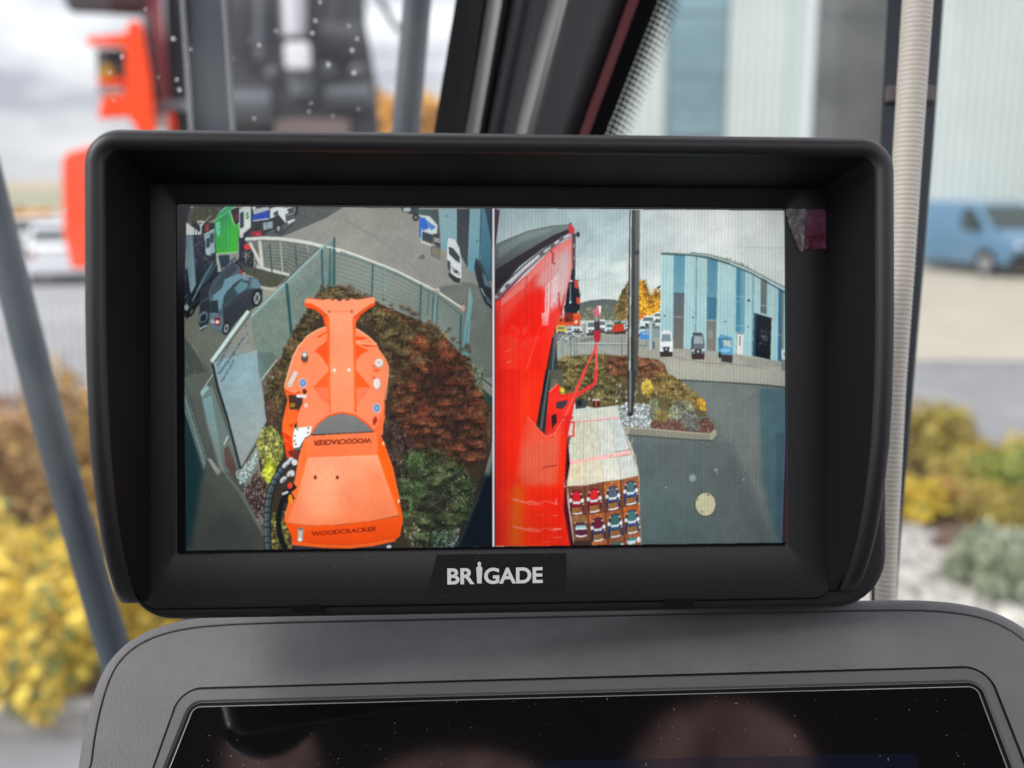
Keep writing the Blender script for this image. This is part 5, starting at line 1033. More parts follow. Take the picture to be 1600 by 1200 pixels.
for row, (off_, r) in enumerate(((4.5, 5.0), (13, 4.3), (21.5, 3.5), (29, 2.6), (36, 1.7))):
    for k in range(-14, 46):
        y = k * 8.6 + (4.3 if row % 2 else 0); x = 1030 - 0.392 * y + off_
        c = Cc(x, y, DW + 0.0085); rr = r / FPX * DW
        mb.add([c + Vector((rr * math.cos(t * math.pi / 4), rr * math.sin(t * math.pi / 4), 0)) for t in range(8)], [tuple(range(8))])
mb.build('frit_dots', RUB, cab, kind='stuff')
# rain drops on the windscreen
WATER = mat('rain_water', (1, 1, 1), 0.0, trans=1.0); WATER.node_tree.nodes['Principled BSDF'].inputs['IOR'].default_value = 1.33
drops = [(52, 35, 4), (95, 21, 3), (78, 16, 2), (165, 48, 4), (297, 76, 6), (294, 98, 5), (276, 124, 6), (248, 120, 3), (172, 112, 5), (190, 88, 6), (177, 156, 4), (227, 14, 4), (431, 48, 5), (493, 32, 6), (488, 51, 6), (500, 3, 5), (550, 78, 7), (513, 100, 8), (553, 113, 8), (366, 91, 3), (486, 161, 4), (483, 174, 4), (397, 185, 5), (270, 60, 7), (280, 140, 7), (558, 60, 6), (520, 181, 4), (560, 170, 4), (22, 255, 3), (4, 48, 2), (100, 302, 4), (103, 328, 5), (181, 196, 3), (545, 40, 5), (405, 70, 6)]
rg = random.Random(3)
for i in range(46): drops.append((rg.uniform(-60, 700), rg.uniform(-60, 330), rg.uniform(0.8, 1.7)))
mb = MB()
for x, y, r in drops:
    s_ = r * 0.43 / FPX * DW; mb.ball(Cc(x, y, DW + 0.0103), (s_, s_ * 1.15, s_ * 0.4), 12, 8)
mb.build('rain_drops', WATER, cab, smooth=True, kind='stuff')
# roof, rear panel, low side panels and floor, all behind or above the picture
INT = mat('cab_lining', (0.035, 0.034, 0.036), 0.7, noise=(5, 0.15)); TAN = mat('headliner_brown', (0.75, 0.5, 0.42), 0.85, noise=(8, 0.15))
def wbox(name, lo, hi, m, bev=0.02):
    mb = MB().box(lo, hi); mb.v = [tuple(CMI @ Vector(v)) for v in mb.v]; return mb.build(name, m, cab, bevel=bev)
RZ = 0.95
wbox('roof', (-0.72, -1.0, CAM_H + RZ), (0.95, -0.36, CAM_H + RZ + 0.08), INT); wbox('roof_front', (-0.95, 0.125, CAM_H + RZ), (0.95, 0.26, CAM_H + RZ + 0.06), INT)
wbox('rear_panel', (-0.72, -1.04, 0.95), (0.95, -1.0, CAM_H + 0.36), INT)
wbox('floor', (-0.72, -1.0, 0.9), (0.95, 0.6, 0.95), INT)
wbox('lower_door', (0.93, -1.0, 0.95), (0.96, 0.5, 1.75), INT); wbox('lower_wall', (-0.75, -1.0, 0.95), (-0.72, 0.5, 1.75), INT)
wbox('rear_post', (-0.72, -1.0, 1.7), (-0.6, -0.9, CAM_H + RZ), INT); wbox('rear_post', (0.83, -1.0, 1.7), (0.95, -0.9, CAM_H + RZ), INT)
# unseen brown translucent sheets in ring frames, added to mirror in the display glass
REFL_SHEET = bpy.data.materials.new('brown_reflection_sheet'); REFL_SHEET.use_nodes = True; _t = REFL_SHEET.node_tree
for _n in list(_t.nodes): _t.nodes.remove(_n)
_o = _t.nodes.new('ShaderNodeOutputMaterial'); _b = _t.nodes.new('ShaderNodeBsdfTranslucent'); _tc = _t.nodes.new('ShaderNodeTexCoord'); _nz = _t.nodes.new('ShaderNodeTexNoise'); _nz.inputs['Scale'].default_value = 16
_r = _t.nodes.new('ShaderNodeValToRGB'); _r.color_ramp.elements[0].position = 0.35; _r.color_ramp.elements[0].color = (0.13, 0.075, 0.068, 1); _r.color_ramp.elements[1].position = 0.68; _r.color_ramp.elements[1].color = (0.44, 0.28, 0.245, 1)
_t.links.new(_tc.outputs['Object'], _nz.inputs['Vector']); _t.links.new(_nz.outputs['Fac'], _r.inputs[0]); _t.links.new(_r.outputs[0], _b.inputs[0]); _t.links.new(_b.outputs[0], _o.inputs[0])
for (xa, xb, cx_, cy_, rx, ry) in ((-0.95, -0.475, -0.56, -0.05, 0.082, 0.108), (-0.475, -0.14, -0.31, -0.1, 0.15, 0.075), (-0.14, 0.95, 0.045, -0.105, 0.125, 0.115)):
    z = CAM_H + RZ; c0 = ((xa + xb) / 2, -0.1175); A = []
    for k in range(48):
        ca, sa = math.cos(k * math.pi / 24 + 0.01), math.sin(k * math.pi / 24 + 0.01); m_ = max(abs(ca), abs(sa)); A.append((c0[0] + ca / m_ * (xb - xa) / 2, c0[1] + sa / m_ * 0.2375))
    E_ = [(cx_ + rx * math.cos(math.atan2((y - c0[1]) / 0.2375, (x - c0[0]) / (xb - xa) * 2)), cy_ + ry * math.sin(math.atan2((y - c0[1]) / 0.2375, (x - c0[0]) / (xb - xa) * 2))) for x, y in A]
    mb = MB().loft([[(x, y, z + 0.05) for x, y in A], [(x, y, z) for x, y in A], [(x, y, z) for x, y in E_], [(x, y, z + 0.05) for x, y in E_]], False, False); mb.v = [tuple(CMI @ Vector(v)) for v in mb.v]; mb.build('added_sheet_frame', INT, cab)
    mb = MB().add([(x, y, z + 0.03) for x, y in E_], [tuple(range(len(E_)))]); mb.v = [tuple(CMI @ Vector(v)) for v in mb.v]; mb.build('added_reflection_sheet', REFL_SHEET, cab)
wbox('seat_back', (-0.24, -0.72, 1.2), (0.26, -0.6, 1.95), mat('seat_fabric', (0.03, 0.03, 0.033), 0.9), 0.05)
# guard bars in front of the windscreen
STEEL = mat('slate_painted_steel', (0.06, 0.075, 0.095), 0.4, noise=(14, 0.18)); LITE = mat('pale_bar_edge', (0.24, 0.24, 0.26), 0.45)  # flange edges paler than the web
def bar(label, pts, wpx, d, flat=False):
    root = empty('guard_bar', label, 'bar', 'bars in front of the windscreen', M=CM)
    r = wpx / 2 / FPX * d
    (xa, ya), (xb, yb_) = pts[0], pts[1]; pts = [(xa + (xa - xb) / (yb_ - ya) * 2000, ya - 2000)] + list(pts)      # up to the roof rail
    path = [Cc(x, y, d + 0.0) for x, y in pts]
    if not flat: MB().tube(path, r, 16).build('rod', STEEL, root, smooth=True)
    else:
        def strip(name, a, b, zf, zb, m):
            rings = [[Cc(x + a, y, d + zf), Cc(x + b, y, d + zf), Cc(x + b, y, d + zb), Cc(x + a, y, d + zb)] for x, y in pts]
            MB().loft(rings).build(name, m, root, bevel=0.0008)
        h = wpx / 2; strip('web', -h + 8, h - 8, 0.0, 0.02, STEEL); strip('flange', -h, -h + 9.5, -0.004, 0.024, LITE); strip('flange', h - 9.5, h, -0.004, 0.024, LITE)
    # feet that hold the bar on the cab frame
    for p in (path[0], path[-1]): MB().box((p.x - r * 1.6, p.y - 0.012, p.z - r), (p.x + r * 1.6, p.y + 0.012, p.z + 0.03)).build('foot', STEEL, root, bevel=0.002)
bar('slanting slate blue rod left of the monitor', [(-140, -250), (-90, -20), (-28, 250), (60, 600), (112, 790), (167, 980), (240, 1220), (330, 1500)], 50, 0.45)
bar('flat slate bar with pale edges crossing the black cutting head', [(302, -300), (318, 0), (332, 205), (350, 480), (380, 900)], 74, 0.40, True)
bar('plain slate tube between the cutting head and the pillar', [(668, -200), (652, 0), (634, 205), (612, 480), (585, 860)], 45, 0.5)
# door post on the right and the ribbed conduit that runs along it
dp = empty('door_post', 'dark slim post behind the ribbed conduit on the right', 'post', M=CM)
rings = []
for y in (-1500, -300, 0, 240, 435, 600, 800, 935, 1200):
    xl_ = np.interp(y, [-1500, -300, 0, 240, 435, 600, 800, 935, 1200], [1446, 1398, 1386, 1374, 1368, 1365, 1362, 1360, 1352]); xr_ = np.interp(y, [-1500, -300, 0, 240, 435, 600, 800, 935, 1200], [1580, 1496, 1475, 1458, 1442, 1428, 1411, 1401, 1380])
    rings.append([Cc(xl_, y, 0.364), Cc(xr_, y, 0.364), Cc(xr_ - 2, y, 0.384), Cc(xl_ + 2, y, 0.384)])
MB().loft(rings).build('post_profile', mat('dark_post_paint', (0.03, 0.04, 0.047), 0.35), dp, bevel=0.001)
p = Cc(1390, 147, 0.362); MB().box((p.x - 0.001, p.y - 0.003, p.z - 0.006), (p.x + 0.016, p.y + 0.003, p.z + 0.001)).build('clip', mat('pale_clip', (0.14, 0.12, 0.13), 0.5), dp, bevel=0.001)
cd = empty('ribbed_conduit', 'pale silver ribbed conduit running down beside the monitor', 'conduit', M=CM)
path = []; rs = []; dcon = 0.32
n = 1240
for k in range(n):
    y = -1500 + 2550 * k / (n - 1)
    cx = float(np.interp(y, [-1500, 0, 240, 435, 600, 800, 1050], [1538, 1434, 1418, 1407, 1398, 1389, 1378])); w_ = float(np.interp(y, [-1500, 0, 240, 435, 600, 1050], [50, 46, 44, 40, 34, 30]))
    path.append(Cc(cx, y, dcon)); rs.append(w_ / 2 / FPX * dcon * (1 + 0.035 * math.sin(2 * math.pi * y / 7.4)))
MB().tube(path, rs, 20).build('sleeve', mat('silver_conduit', (0.78, 0.73, 0.63), 0.45), cd, smooth=True)
for y in (-900,):
    cx = float(np.interp(y, [-1500, 0, 240, 435, 600, 800, 1050], [1538, 1434, 1418, 1407, 1398, 1389, 1378])); c = Cc(cx, y, dcon)
    MB().tube([c + Vector((0, -0.003, 0)), c + Vector((0, 0.003, 0))], 0.005, 20).build('cable_clip', RUB, cd, smooth=False)
# ------------------------------------------------------------------ ground, roads, beds
def sheet(name, pts, z, m, kind='structure'):
    o = MB().add([(x, y, z) for x, y in pts], [tuple(range(len(pts)))]).build(name, m); o['kind'] = kind; return o
ASPH = mat('worn_asphalt', (0.19, 0.192, 0.2), 0.85, noise=(1.2, 0.2, (0.25, 0.25, 0.26)), bump=(60, 0.3, 0.01))
PAVE = mat('sandy_paving', (0.36, 0.325, 0.265), 0.9, noise=(0.9, 0.12), bump=(30, 0.2, 0.01))
SOIL = mat('bark_mulch', (0.11, 0.065, 0.045), 0.95, noise=(9, 0.45, (0.2, 0.12, 0.09)), bump=(25, 0.8, 0.04))
CONC = mat('kerb_concrete', (0.34, 0.32, 0.3), 0.85, noise=(5, 0.15), bump=(80, 0.3, 0.01))
sheet('ground', [(-3000, -3000), (3000, -3000), (3000, 3000), (-3000, 3000)], 0.0, ASPH)
py_, ky = ground(800, 566).y, ground(800, 566).y
sheet('paved_yard', [(-2, py_), (70, py_), (70, 60), (-2, 60)], 0.004, PAVE)
sheet('car_park', [(-60, 17.5), (-2.01, 17.5), (-2.01, 70), (-60, 70)], 0.005, mat('pale_asphalt', (0.25, 0.25, 0.255), 0.9, noise=(0.8, 0.14)))
# kerb line in front of the paved yard, stone by stone
def kerb(name, a, b, h, w_, n, label):
    a = Vector((*a, 0)); b = Vector((*b, 0)); d = (b - a).normalized(); q = Vector((-d.y, d.x, 0)); l = (b - a).length / n
    root = empty(name, label, 'kerb', loc=a)
    for i in range(n):
        M = Matrix.Translation(d * (i * l)) @ Matrix(((d.x, q.x, 0, 0), (d.y, q.y, 0, 0), (0, 0, 1, 0), (0, 0, 0, 1)))
        MB().box((0.006, 0, -0.05), (l - 0.006, w_, h), M).build('kerb_stone', CONC, root, bevel=0.012)
    return root
kerb('yard_kerb', (-1, py_ - 0.16), (15, py_ - 0.16), 0.06, 0.14, 16, 'low kerb between grey asphalt and sandy yard')
# bed on the left and on the right
LB = [ground(x, y) for x, y in ((-260, 1125), (330, 1125))]
bedl = sheet('left_bed', [(LB[0].x - 2, LB[0].y), (LB[1].x + 2.2, LB[1].y), (0.6, 11.5), (-9, 11.5)], 0.03, SOIL)
kerb('bed_kerb', (LB[0].x - 2, LB[0].y - 0.13), (LB[1].x + 0.8, LB[1].y - 0.13), 0.12, 0.12, 7, 'concrete kerb in front of the yellow shrubs on the left')
rb = [ground(x, y) for x, y in ((1380, 700), (2100, 760), (2100, 1100), (1330, 1100))]
sheet('right_bed', [(0.9, 4.2), (5.6, 4.4), (6.2, 8.2), (4.5, 8.9), (2.4, 11.2), (0.9, 11.2)], 0.02, SOIL)
# white gravel
mb = MB(); rg = random.Random(4); G = []
for i in range(1500):
    px, py = rg.uniform(1340, 1720), rg.uniform(815, 1080); p = ground(px, py, 0.03)
    lim = 825 + max(0, px - 1420) * 0.75
    if py < lim - rg.uniform(0, 25): continue
    G.append((p, rg.uniform(0.028, 0.07)))
for p, r in G:
    Mq = Matrix.Rotation(rg.uniform(0, 6.28), 3, 'Z') @ Matrix.Diagonal((r, r * rg.uniform(0.6, 1), r * rg.uniform(0.45, 0.8)))
    ico = [(0, 0, -1), (.72, -.53, -.45), (-.28, -.85, -.45), (-.89, 0, -.45), (-.28, .85, -.45), (.72, .53, -.45), (.28, -.85, .45), (-.72, -.53, .45), (-.72, .53, .45), (.28, .85, .45), (.89, 0, .45), (0, 0, 1)]
    fs = [(0, 1, 2), (1, 0, 5), (0, 2, 3), (0, 3, 4), (0, 4, 5), (1, 5, 10), (2, 1, 6), (3, 2, 7), (4, 3, 8), (5, 4, 9), (1, 10, 6), (2, 6, 7), (3, 7, 8), (4, 8, 9), (5, 9, 10), (6, 10, 11), (7, 6, 11), (8, 7, 11), (9, 8, 11), (10, 9, 11)]
    mb.add([p + Mq @ (Vector(v) * rg.uniform(0.8, 1.15)) for v in ico], [f[::-1] if False else f for f in fs])
gr = mb.build('white_gravel', mat('white_pebble', (0.42, 0.39, 0.35), 0.8, noise=(7, 0.5, (0.62, 0.59, 0.54))), smooth=True)
tag(gr, 'white pebbles covering the bed right of the monitor', 'gravel', kind='stuff')

# ------------------------------------------------------------------ foliage
def foliage(name, parent, blobs, n, size, mats, seed, aspect=1.8, up=0.3):
    """leaf faces through the volume of several blobs ((centre, radii), ...)"""
    rg = random.Random(seed); vol = [b[1][0] * b[1][1] * b[1][2] for b in blobs]; tot = sum(vol)
    vs, fs, mi = [], [], []
    for (c, r), v in zip(blobs, vol):
        for _ in range(int(n * v / tot)):
            d = Vector((rg.gauss(0, 1), rg.gauss(0, 1), rg.gauss(0, 1))).normalized(); q = rg.random() ** 0.45
            lump = 1 + 0.3 * math.sin(5 * d.x + seed) * math.sin(6 * d.y + 2 * seed) + 0.15 * math.sin(9 * d.z + 4 * d.x)
            p = Vector(c) + Vector((d.x * r[0], d.y * r[1], d.z * r[2])) * (q * lump)
            if p.z < 0.02: continue
            s_ = size * rg.uniform(0.6, 1.4)
            a = (Vector((rg.gauss(0, 1), rg.gauss(0, 1), rg.gauss(0, 1) + up))).normalized(); b = a.orthogonal().normalized(); b.rotate(Quaternion(a, rg.uniform(0, 6.28)))
            k = len(vs)
            vs += [p - a * s_ * aspect / 2, p + b * s_ / 2, p + a * s_ * aspect / 2, p - b * s_ / 2]; fs.append((k, k + 1, k + 2, k + 3))
            t = rg.random() * 0.6 + 0.4 * (0.5 + 0.5 * math.sin(7 * d.x + 5 * d.z + seed)); mi.append(min(len(mats) - 1, int(t * len(mats))))
    me = bpy.data.meshes.new(name); me.from_pydata([tuple(v) for v in vs], [], fs)
    for m in mats: me.materials.append(m)
    me.polygons.foreach_set('material_index', mi); me.update()
    o = bpy.data.objects.new(name, me); COL.objects.link(o); o.parent = parent
    return o
def leaf(name, col):
    m = mat(name, col, 0.6); m.node_tree.nodes['Principled BSDF'].inputs['Subsurface Weight'].default_value = 0.0; return m
YEL = [leaf('yellow_leaf_a', (0.783, 0.540, 0.047)), leaf('yellow_leaf_b', (0.594, 0.419, 0.047)), leaf('yellow_leaf_c', (0.900, 0.675, 0.095)), leaf('yellow_leaf_green', (0.230, 0.257, 0.068)), leaf('yellow_leaf_d', (0.743, 0.486, 0.054))]
ORG = [leaf('orange_leaf_a', (0.522, 0.290, 0.080)), leaf('orange_leaf_b', (0.362, 0.203, 0.072)), leaf('orange_leaf_c', (0.609, 0.392, 0.116)), leaf('orange_leaf_d', (0.246, 0.174, 0.072))]
GRN = [leaf('green_leaf_a', (0.182, 0.247, 0.046)), leaf('green_leaf_b', (0.286, 0.338, 0.065)), leaf('green_leaf_c', (0.390, 0.364, 0.078)), leaf('green_leaf_d', (0.117, 0.169, 0.046))]
OLV = [leaf('olive_leaf_a', (0.442, 0.364, 0.065)), leaf('olive_leaf_b', (0.325, 0.260, 0.065)), leaf('olive_leaf_c', (0.546, 0.442, 0.104)), leaf('olive_leaf_d', (0.260, 0.182, 0.078))]
SIL = [leaf('silver_leaf_a', (0.324, 0.372, 0.264)), leaf('silver_leaf_b', (0.240, 0.288, 0.180)), leaf('silver_leaf_c', (0.456, 0.492, 0.372)), leaf('silver_leaf_d', (0.180, 0.228, 0.120))]
AUT = [leaf('autumn_leaf_a', (0.806, 0.390, 0.026)), leaf('autumn_leaf_b', (0.624, 0.286, 0.026)), leaf('autumn_leaf_c', (0.900, 0.494, 0.052)), leaf('autumn_leaf_d', (0.442, 0.234, 0.052))]
BARK = mat('bark', (0.09, 0.07, 0.055), 0.9)
def shrub(label, px, pyb, h, wd, mats, n, size, seed, group, up=0.3, aspect=1.8):
    g = ground(px, pyb); root = empty('shrub', label, 'shrub', group, loc=(g.x, g.y, 0))
    rg = random.Random(seed); bl = [((0, 0, h * 0.42), (wd * 0.33, wd * 0.33, h * 0.4))]
    for i in range(13):
        a = rg.uniform(0, 6.28); q = rg.uniform(.15, .42); bl.append(((math.cos(a) * wd * q, math.sin(a) * wd * q, h * rg.uniform(0.2, 0.95 - q * .7)), (wd * rg.uniform(.07, .2), wd * rg.uniform(.07, .2), h * rg.uniform(.12, .34))))
    foliage('crown', root, bl, n, size, mats, seed, aspect, up)
    mb = MB()
    for i in range(5):
        a = rg.uniform(0, 6.28); mb.tube([(0, 0, -0.02), (math.cos(a) * wd * .1, math.sin(a) * wd * .1, h * .35), (math.cos(a) * wd * .24, math.sin(a) * wd * .24, h * .72)], [0.016, 0.011, 0.005], 6)
    mb.build('stems', BARK, root)
    return root
gl = 'shrubs in the left bed'; gR = 'shrubs in the right bed'
shrub('bright yellow shrub low on the left, nearest the kerb', 55, 1085, 0.62, 0.95, YEL, 4875, 0.051, 1, gl)
shrub('yellow shrub just left of the slanting rod, second from the kerb', 20, 990, 0.6, 1.25, YEL, 5250, 0.054, 2, gl)
shrub('yellow shrub right of the slanting rod, half hidden by the monitor', 175, 985, 0.5, 1.0, YEL, 4500, 0.051, 3, gl)
shrub('yellow green shrub farthest left at the picture edge', -110, 950, 0.55, 1.2, YEL, 4000, 0.04, 4, gl)
shrub('orange brown shrub above the yellow shrubs left of the rod', -5, 860, 1.12, 1.4, ORG, 7000, 0.036, 5, gl)
shrub('rust brown shrub beside the monitor edge on the left', 160, 850, 1.2, 1.35, ORG, 7000, 0.036, 6, gl)
shrub('olive yellow shrub directly right of the dark post', 1462, 745, 0.68, 0.75, OLV, 5500, 0.032, 8, gR)
shrub('golden shrub at the post above the white pebbles', 1430, 812, 0.34, 0.58, YEL, 4200, 0.03, 9, gR)
shrub('fresh green shrub at the right picture edge', 1585, 795, 0.5, 0.85, GRN, 6000, 0.03, 10, gR)
shrub('small rusty shrub between green and silver shrub', 1560, 815, 0.3, 0.8, OLV, 4200, 0.028, 11, gR)
shrub('silver green lavender like shrub on the white pebbles', 1580, 935, 0.42, 0.78, SIL, 9000, 0.026, 12, gR, up=1.6, aspect=3.2)
shrub('tawny shrub filling the gap behind the golden shrub', 1515, 775, 0.42, 0.9, OLV, 5000, 0.03, 14, gR)
shrub('low rust coloured shrub under the green shrub', 1500, 800, 0.25, 0.75, ORG, 4000, 0.028, 15, gR)
shrub('loose olive shrub behind the fresh green one', 1640, 760, 0.55, 1.0, OLV, 4500, 0.034, 16, gR)

# ------------------------------------------------------------------ bar fence on the left
FEN = mat('galvanised_fence', (0.72, 0.72, 0.73), 0.5)
fa, fb = ground(-230, 650), ground(330, 610)
fence = empty('bar_fence', 'pale vertical bar fence behind the orange shrubs on the left', 'fence', loc=(fa.x, fa.y, 0))
d = (fb - fa); d.z = 0; L_ = d.length; u = d.normalized(); nb = int(L_ / 0.085)
barm = None
for i in range(nb + 1):
    if barm is None:
        ob = MB().box((-0.012, -0.012, 0.06), (0.012, 0.012, 1.02)).build('bar', FEN, fence); barm = ob.data
    else: ob = bpy.data.objects.new('bar', barm); COL.objects.link(ob); ob.parent = fence
    ob.location = u * (i * 0.085)
for z in (0.12, 0.94):
    MB().tube([Vector((0, 0.014, z)), u * L_ + Vector((0, 0.014, z))], 0.014, 8).build('rail', FEN, fence)
for i in range(4): MB().box((-0.03, -0.03 + 0.05, 0), (0.03, 0.03 + 0.05, 1.08), Matrix.Translation(u * (L_ * i / 3))).build('post', FEN, fence, bevel=0.004)

# ------------------------------------------------------------------ cars
TYRE = mat('tyre', (0.015, 0.015, 0.016), 0.8); RIM = mat('wheel_rim', (0.5, 0.5, 0.52), 0.35, metal=0.7)
GLZ = mat('car_glass', (0.03, 0.045, 0.045), 0.05, spec=0.8); DRK = mat('dark_trim', (0.02, 0.02, 0.022), 0.5)
LAMPM = mat('head_lamp', (0.75, 0.77, 0.78), 0.1, spec=0.8); TAIL = mat('tail_lamp', (0.35, 0.02, 0.03), 0.2)
def vehicle(name, label, cat, loc, rz, prof, hw, paint, belt, top, wheels, wr, side_glass, wind, rear=None, van=True, group=None):
    """prof: side outline (x forward, z up), counter-clockwise; hw half width"""
    root = empty(name, label, cat, group, M=Matrix.Translation(loc) @ Matrix.Rotation(rz, 4, 'Z'))
    def yat(z): return hw * (1 - 0.13 * max(0, (z - belt) / (top - belt)))
    cx = sum(p[0] for p in prof) / len(prof); cz = sum(p[1] for p in prof) / len(prof)
    rings = []
    for s_, k in ((-1, 0.94), (-0.97, 0.985), (-0.9, 1), (0, 1), (0.9, 1), (0.97, 0.985), (1, 0.94)):
        rings.append([(cx + (x - cx) * k, s_ * yat(z), cz + (z - cz) * k) for x, z in prof])
    MB().loft(rings).build('body', paint, root, auto=35)
    for s_ in (-1, 1):
        for g in side_glass:
            mb = MB(); a = [(x, s_ * (yat(z) + 0.004), z) for x, z in g]; b = [(x, s_ * (yat(z) - 0.05), z) for x, z in g]; mb.loft([a, b] if s_ > 0 else [b, a]).build('side_window', GLZ, root)
        for wx in wheels:
            w_ = MB().tube([(wx, s_ * (hw - 0.2), wr), (wx, s_ * (hw - 0.2 + 0.03), wr), (wx, s_ * (hw - 0.03), wr), (wx, s_ * (hw + 0.005), wr)], [wr * .9, wr, wr, wr * .92], 22).build('wheel', TYRE, root, auto=40)
            MB().tube([(wx, s_ * (hw - 0.02), wr), (wx, s_ * (hw + 0.012), wr)], [wr * .68, wr * .62], 18).build('rim', RIM, w_)
            MB().tube([(wx, s_ * (hw - 0.25), wr + .02), (wx, s_ * (hw + 0.002), wr + .02)], wr * 1.15, 24).build('wheel_arch', DRK, root)
    for nm, q in (('windscreen', wind), ('rear_window', rear)):
        if not q: continue
        (xa, za), (xb, zb) = q; n = Vector((zb - za, 0, xa - xb)).normalized()
        if (nm == 'windscreen') != (n.x > 0): n = -n
        P4 = [Vector((xa, -yat(za) * .9, za)), Vector((xa, yat(za) * .9, za)), Vector((xb, yat(zb) * .88, zb)), Vector((xb, -yat(zb) * .88, zb))]
        MB().loft([[p - n * .03 for p in P4], [p + n * .012 for p in P4]]).build(nm, GLZ, root)
    xf = max(p[0] for p in prof); xr = min(p[0] for p in prof)
    lz = belt * 0.72
    for s_ in (-1, 1):
        MB().ball((xf - 0.16, s_ * hw * .76, lz), (0.17, hw * .2, 0.1), 14, 8).build('headlight', LAMPM, root, smooth=True)
        MB().box((xr - 0.015, s_ * hw * .84 - 0.07, lz), (xr + 0.12, s_ * hw * .84 + 0.07, lz + (0.45 if van else 0.16))).build('tail_light', TAIL, root, bevel=0.02)
        mb = MB().ball((xf * 0.45, s_ * (hw + 0.1), belt + 0.08), (0.07, 0.1, 0.1), 10, 6); mb.build('mirror', DRK, root, smooth=True)
    MB().box((xf - 0.1, -hw * .5, lz - 0.12), (xf + 0.015, hw * .5, lz + 0.06)).build('grille', DRK, root, bevel=0.02)
    MB().box((xf - 0.28, -hw * .96, 0.22), (xf + 0.035, hw * .96, lz - 0.15)).build('front_bumper', DRK, root, bevel=0.06)
    MB().box((xr - 0.03, -hw * .96, 0.28), (xr + 0.2, hw * .96, 0.55)).build('rear_bumper', DRK if van else paint, root, bevel=0.05)
    return root
VANP = [(-2.5, 0.3), (2.2, 0.3), (2.5, 0.45), (2.52, 0.8), (2.4, 1.02), (1.75, 1.2), (1.05, 1.86), (0.8, 1.95), (-2.3, 1.97), (-2.5, 1.85)]
CARP = [(-2.1, 0.28), (1.95, 0.28), (2.1, 0.42), (2.08, 0.68), (1.85, 0.8), (0.95, 0.92), (0.2, 1.38), (-0.2, 1.44), (-1.3, 1.4), (-1.95, 0.98), (-2.1, 0.9)]
BLUE = mat('blue_van_paint', (0.1, 0.21, 0.33), 0.25, coat=0.6); CWH = mat('white_car_paint', (0.72, 0.72, 0.74), 0.25, coat=0.6); CSI = mat('pale_grey_car_paint', (0.42, 0.40, 0.43), 0.25, coat=0.6)
vg = [[(0.95, 1.22), (1.5, 1.24), (0.92, 1.78), (0.55, 1.82), (0.55, 1.22)]]
cg = [[(-1.7, 0.95), (0.75, 0.95), (0.15, 1.3), (-1.2, 1.33)]]
p = ground(1570, 432)
vehicle('parked_van', 'blue panel van parked in front of the pale hall', 'van', (p.x - 0.1, p.y + 1.9, 0), R(-72), VANP, 0.97, BLUE, 1.15, 1.97, (-1.5, 1.6), 0.34, vg, ((1.72, 1.24), (1.08, 1.84)), None)
p = ground(78, 442)
vehicle('parked_car', 'white hatchback showing its rear lamps left of the orange part', 'car', (p.x, p.y + 1.2, 0), R(112), CARP, 0.88, CWH, 0.95, 1.44, (-1.3, 1.3), 0.32, cg, ((0.88, 0.97), (0.25, 1.36)), ((-1.9, 1.0), (-1.38, 1.36)), van=False)
p = ground(80, 408)
vehicle('parked_car', 'white car standing behind the hatchback with rear lamps', 'car', (p.x, p.y + 1, 0), R(12), CARP, 0.88, CWH, 0.95, 1.44, (-1.3, 1.3), 0.32, cg, ((0.88, 0.97), (0.25, 1.36)), ((-1.9, 1.0), (-1.38, 1.36)), van=False)
p = ground(140, 428)
vehicle('parked_car', 'white car half hidden by the monitor on the left', 'car', (p.x, p.y + 1, 0), R(100), CARP, 0.88, CWH, 0.95, 1.44, (-1.3, 1.3), 0.32, cg, ((0.88, 0.97), (0.25, 1.36)), ((-1.9, 1.0), (-1.38, 1.36)), van=False)

# ------------------------------------------------------------------ hall
HY = 30.0; SX = HY / math.cos(0) / FPX
def hx(px): return at_y(px, 300, HY).x
CLAD = mat('mint_cladding', (0.54, 0.6, 0.58), 0.4, noise=(0.4, 0.06)); CLW = mat('white_pilaster', (0.74, 0.8, 0.8), 0.4)
WGL = mat('hall_glass_blue', (0.16, 0.27, 0.31), 0.08, spec=0.8, noise=(0.35, 0.3)); WGD = mat('hall_glass_grey', (0.11, 0.115, 0.11), 0.1, spec=0.8, noise=(0.3, 0.45)); ALU = mat('dark_aluminium', (0.05, 0.06, 0.07), 0.4); GRD = mat('grey_door', (0.24, 0.24, 0.24), 0.5)
hall = empty('hall', 'pale mint clad hall with tall glazed strips behind the blue van', 'building', loc=(hx(900), HY, 0))
H0 = hx(900); TOP = 10.5
def clad(px0, px1, z0, z1, m=CLAD, depth=0.05, name='cladding_panel'):
    x0, x1 = hx(px0) - H0, hx(px1) - H0; n = max(1, int(round((x1 - x0) / 0.25))); l = (x1 - x0) / n; prof = []
    for i in range(n): prof += [(x0 + i * l, 0), (x0 + i * l + l * .18, -depth), (x0 + i * l + l * .62, -depth), (x0 + i * l + l * .8, 0)]
    prof.append((x1, 0)); k = len(prof)
    vs = [(x, y, z0) for x, y in prof] + [(x, y, z1) for x, y in prof]
    MB().add(vs, [(i, i + 1, k + i + 1, k + i) for i in range(k - 1)]).build(name, m, hall)
MB().box((0, 0.06, 0), (hx(2400) - H0, 25, TOP)).build('wall_core', mat('hall_core', (0.4, 0.42, 0.42), 0.8), hall)
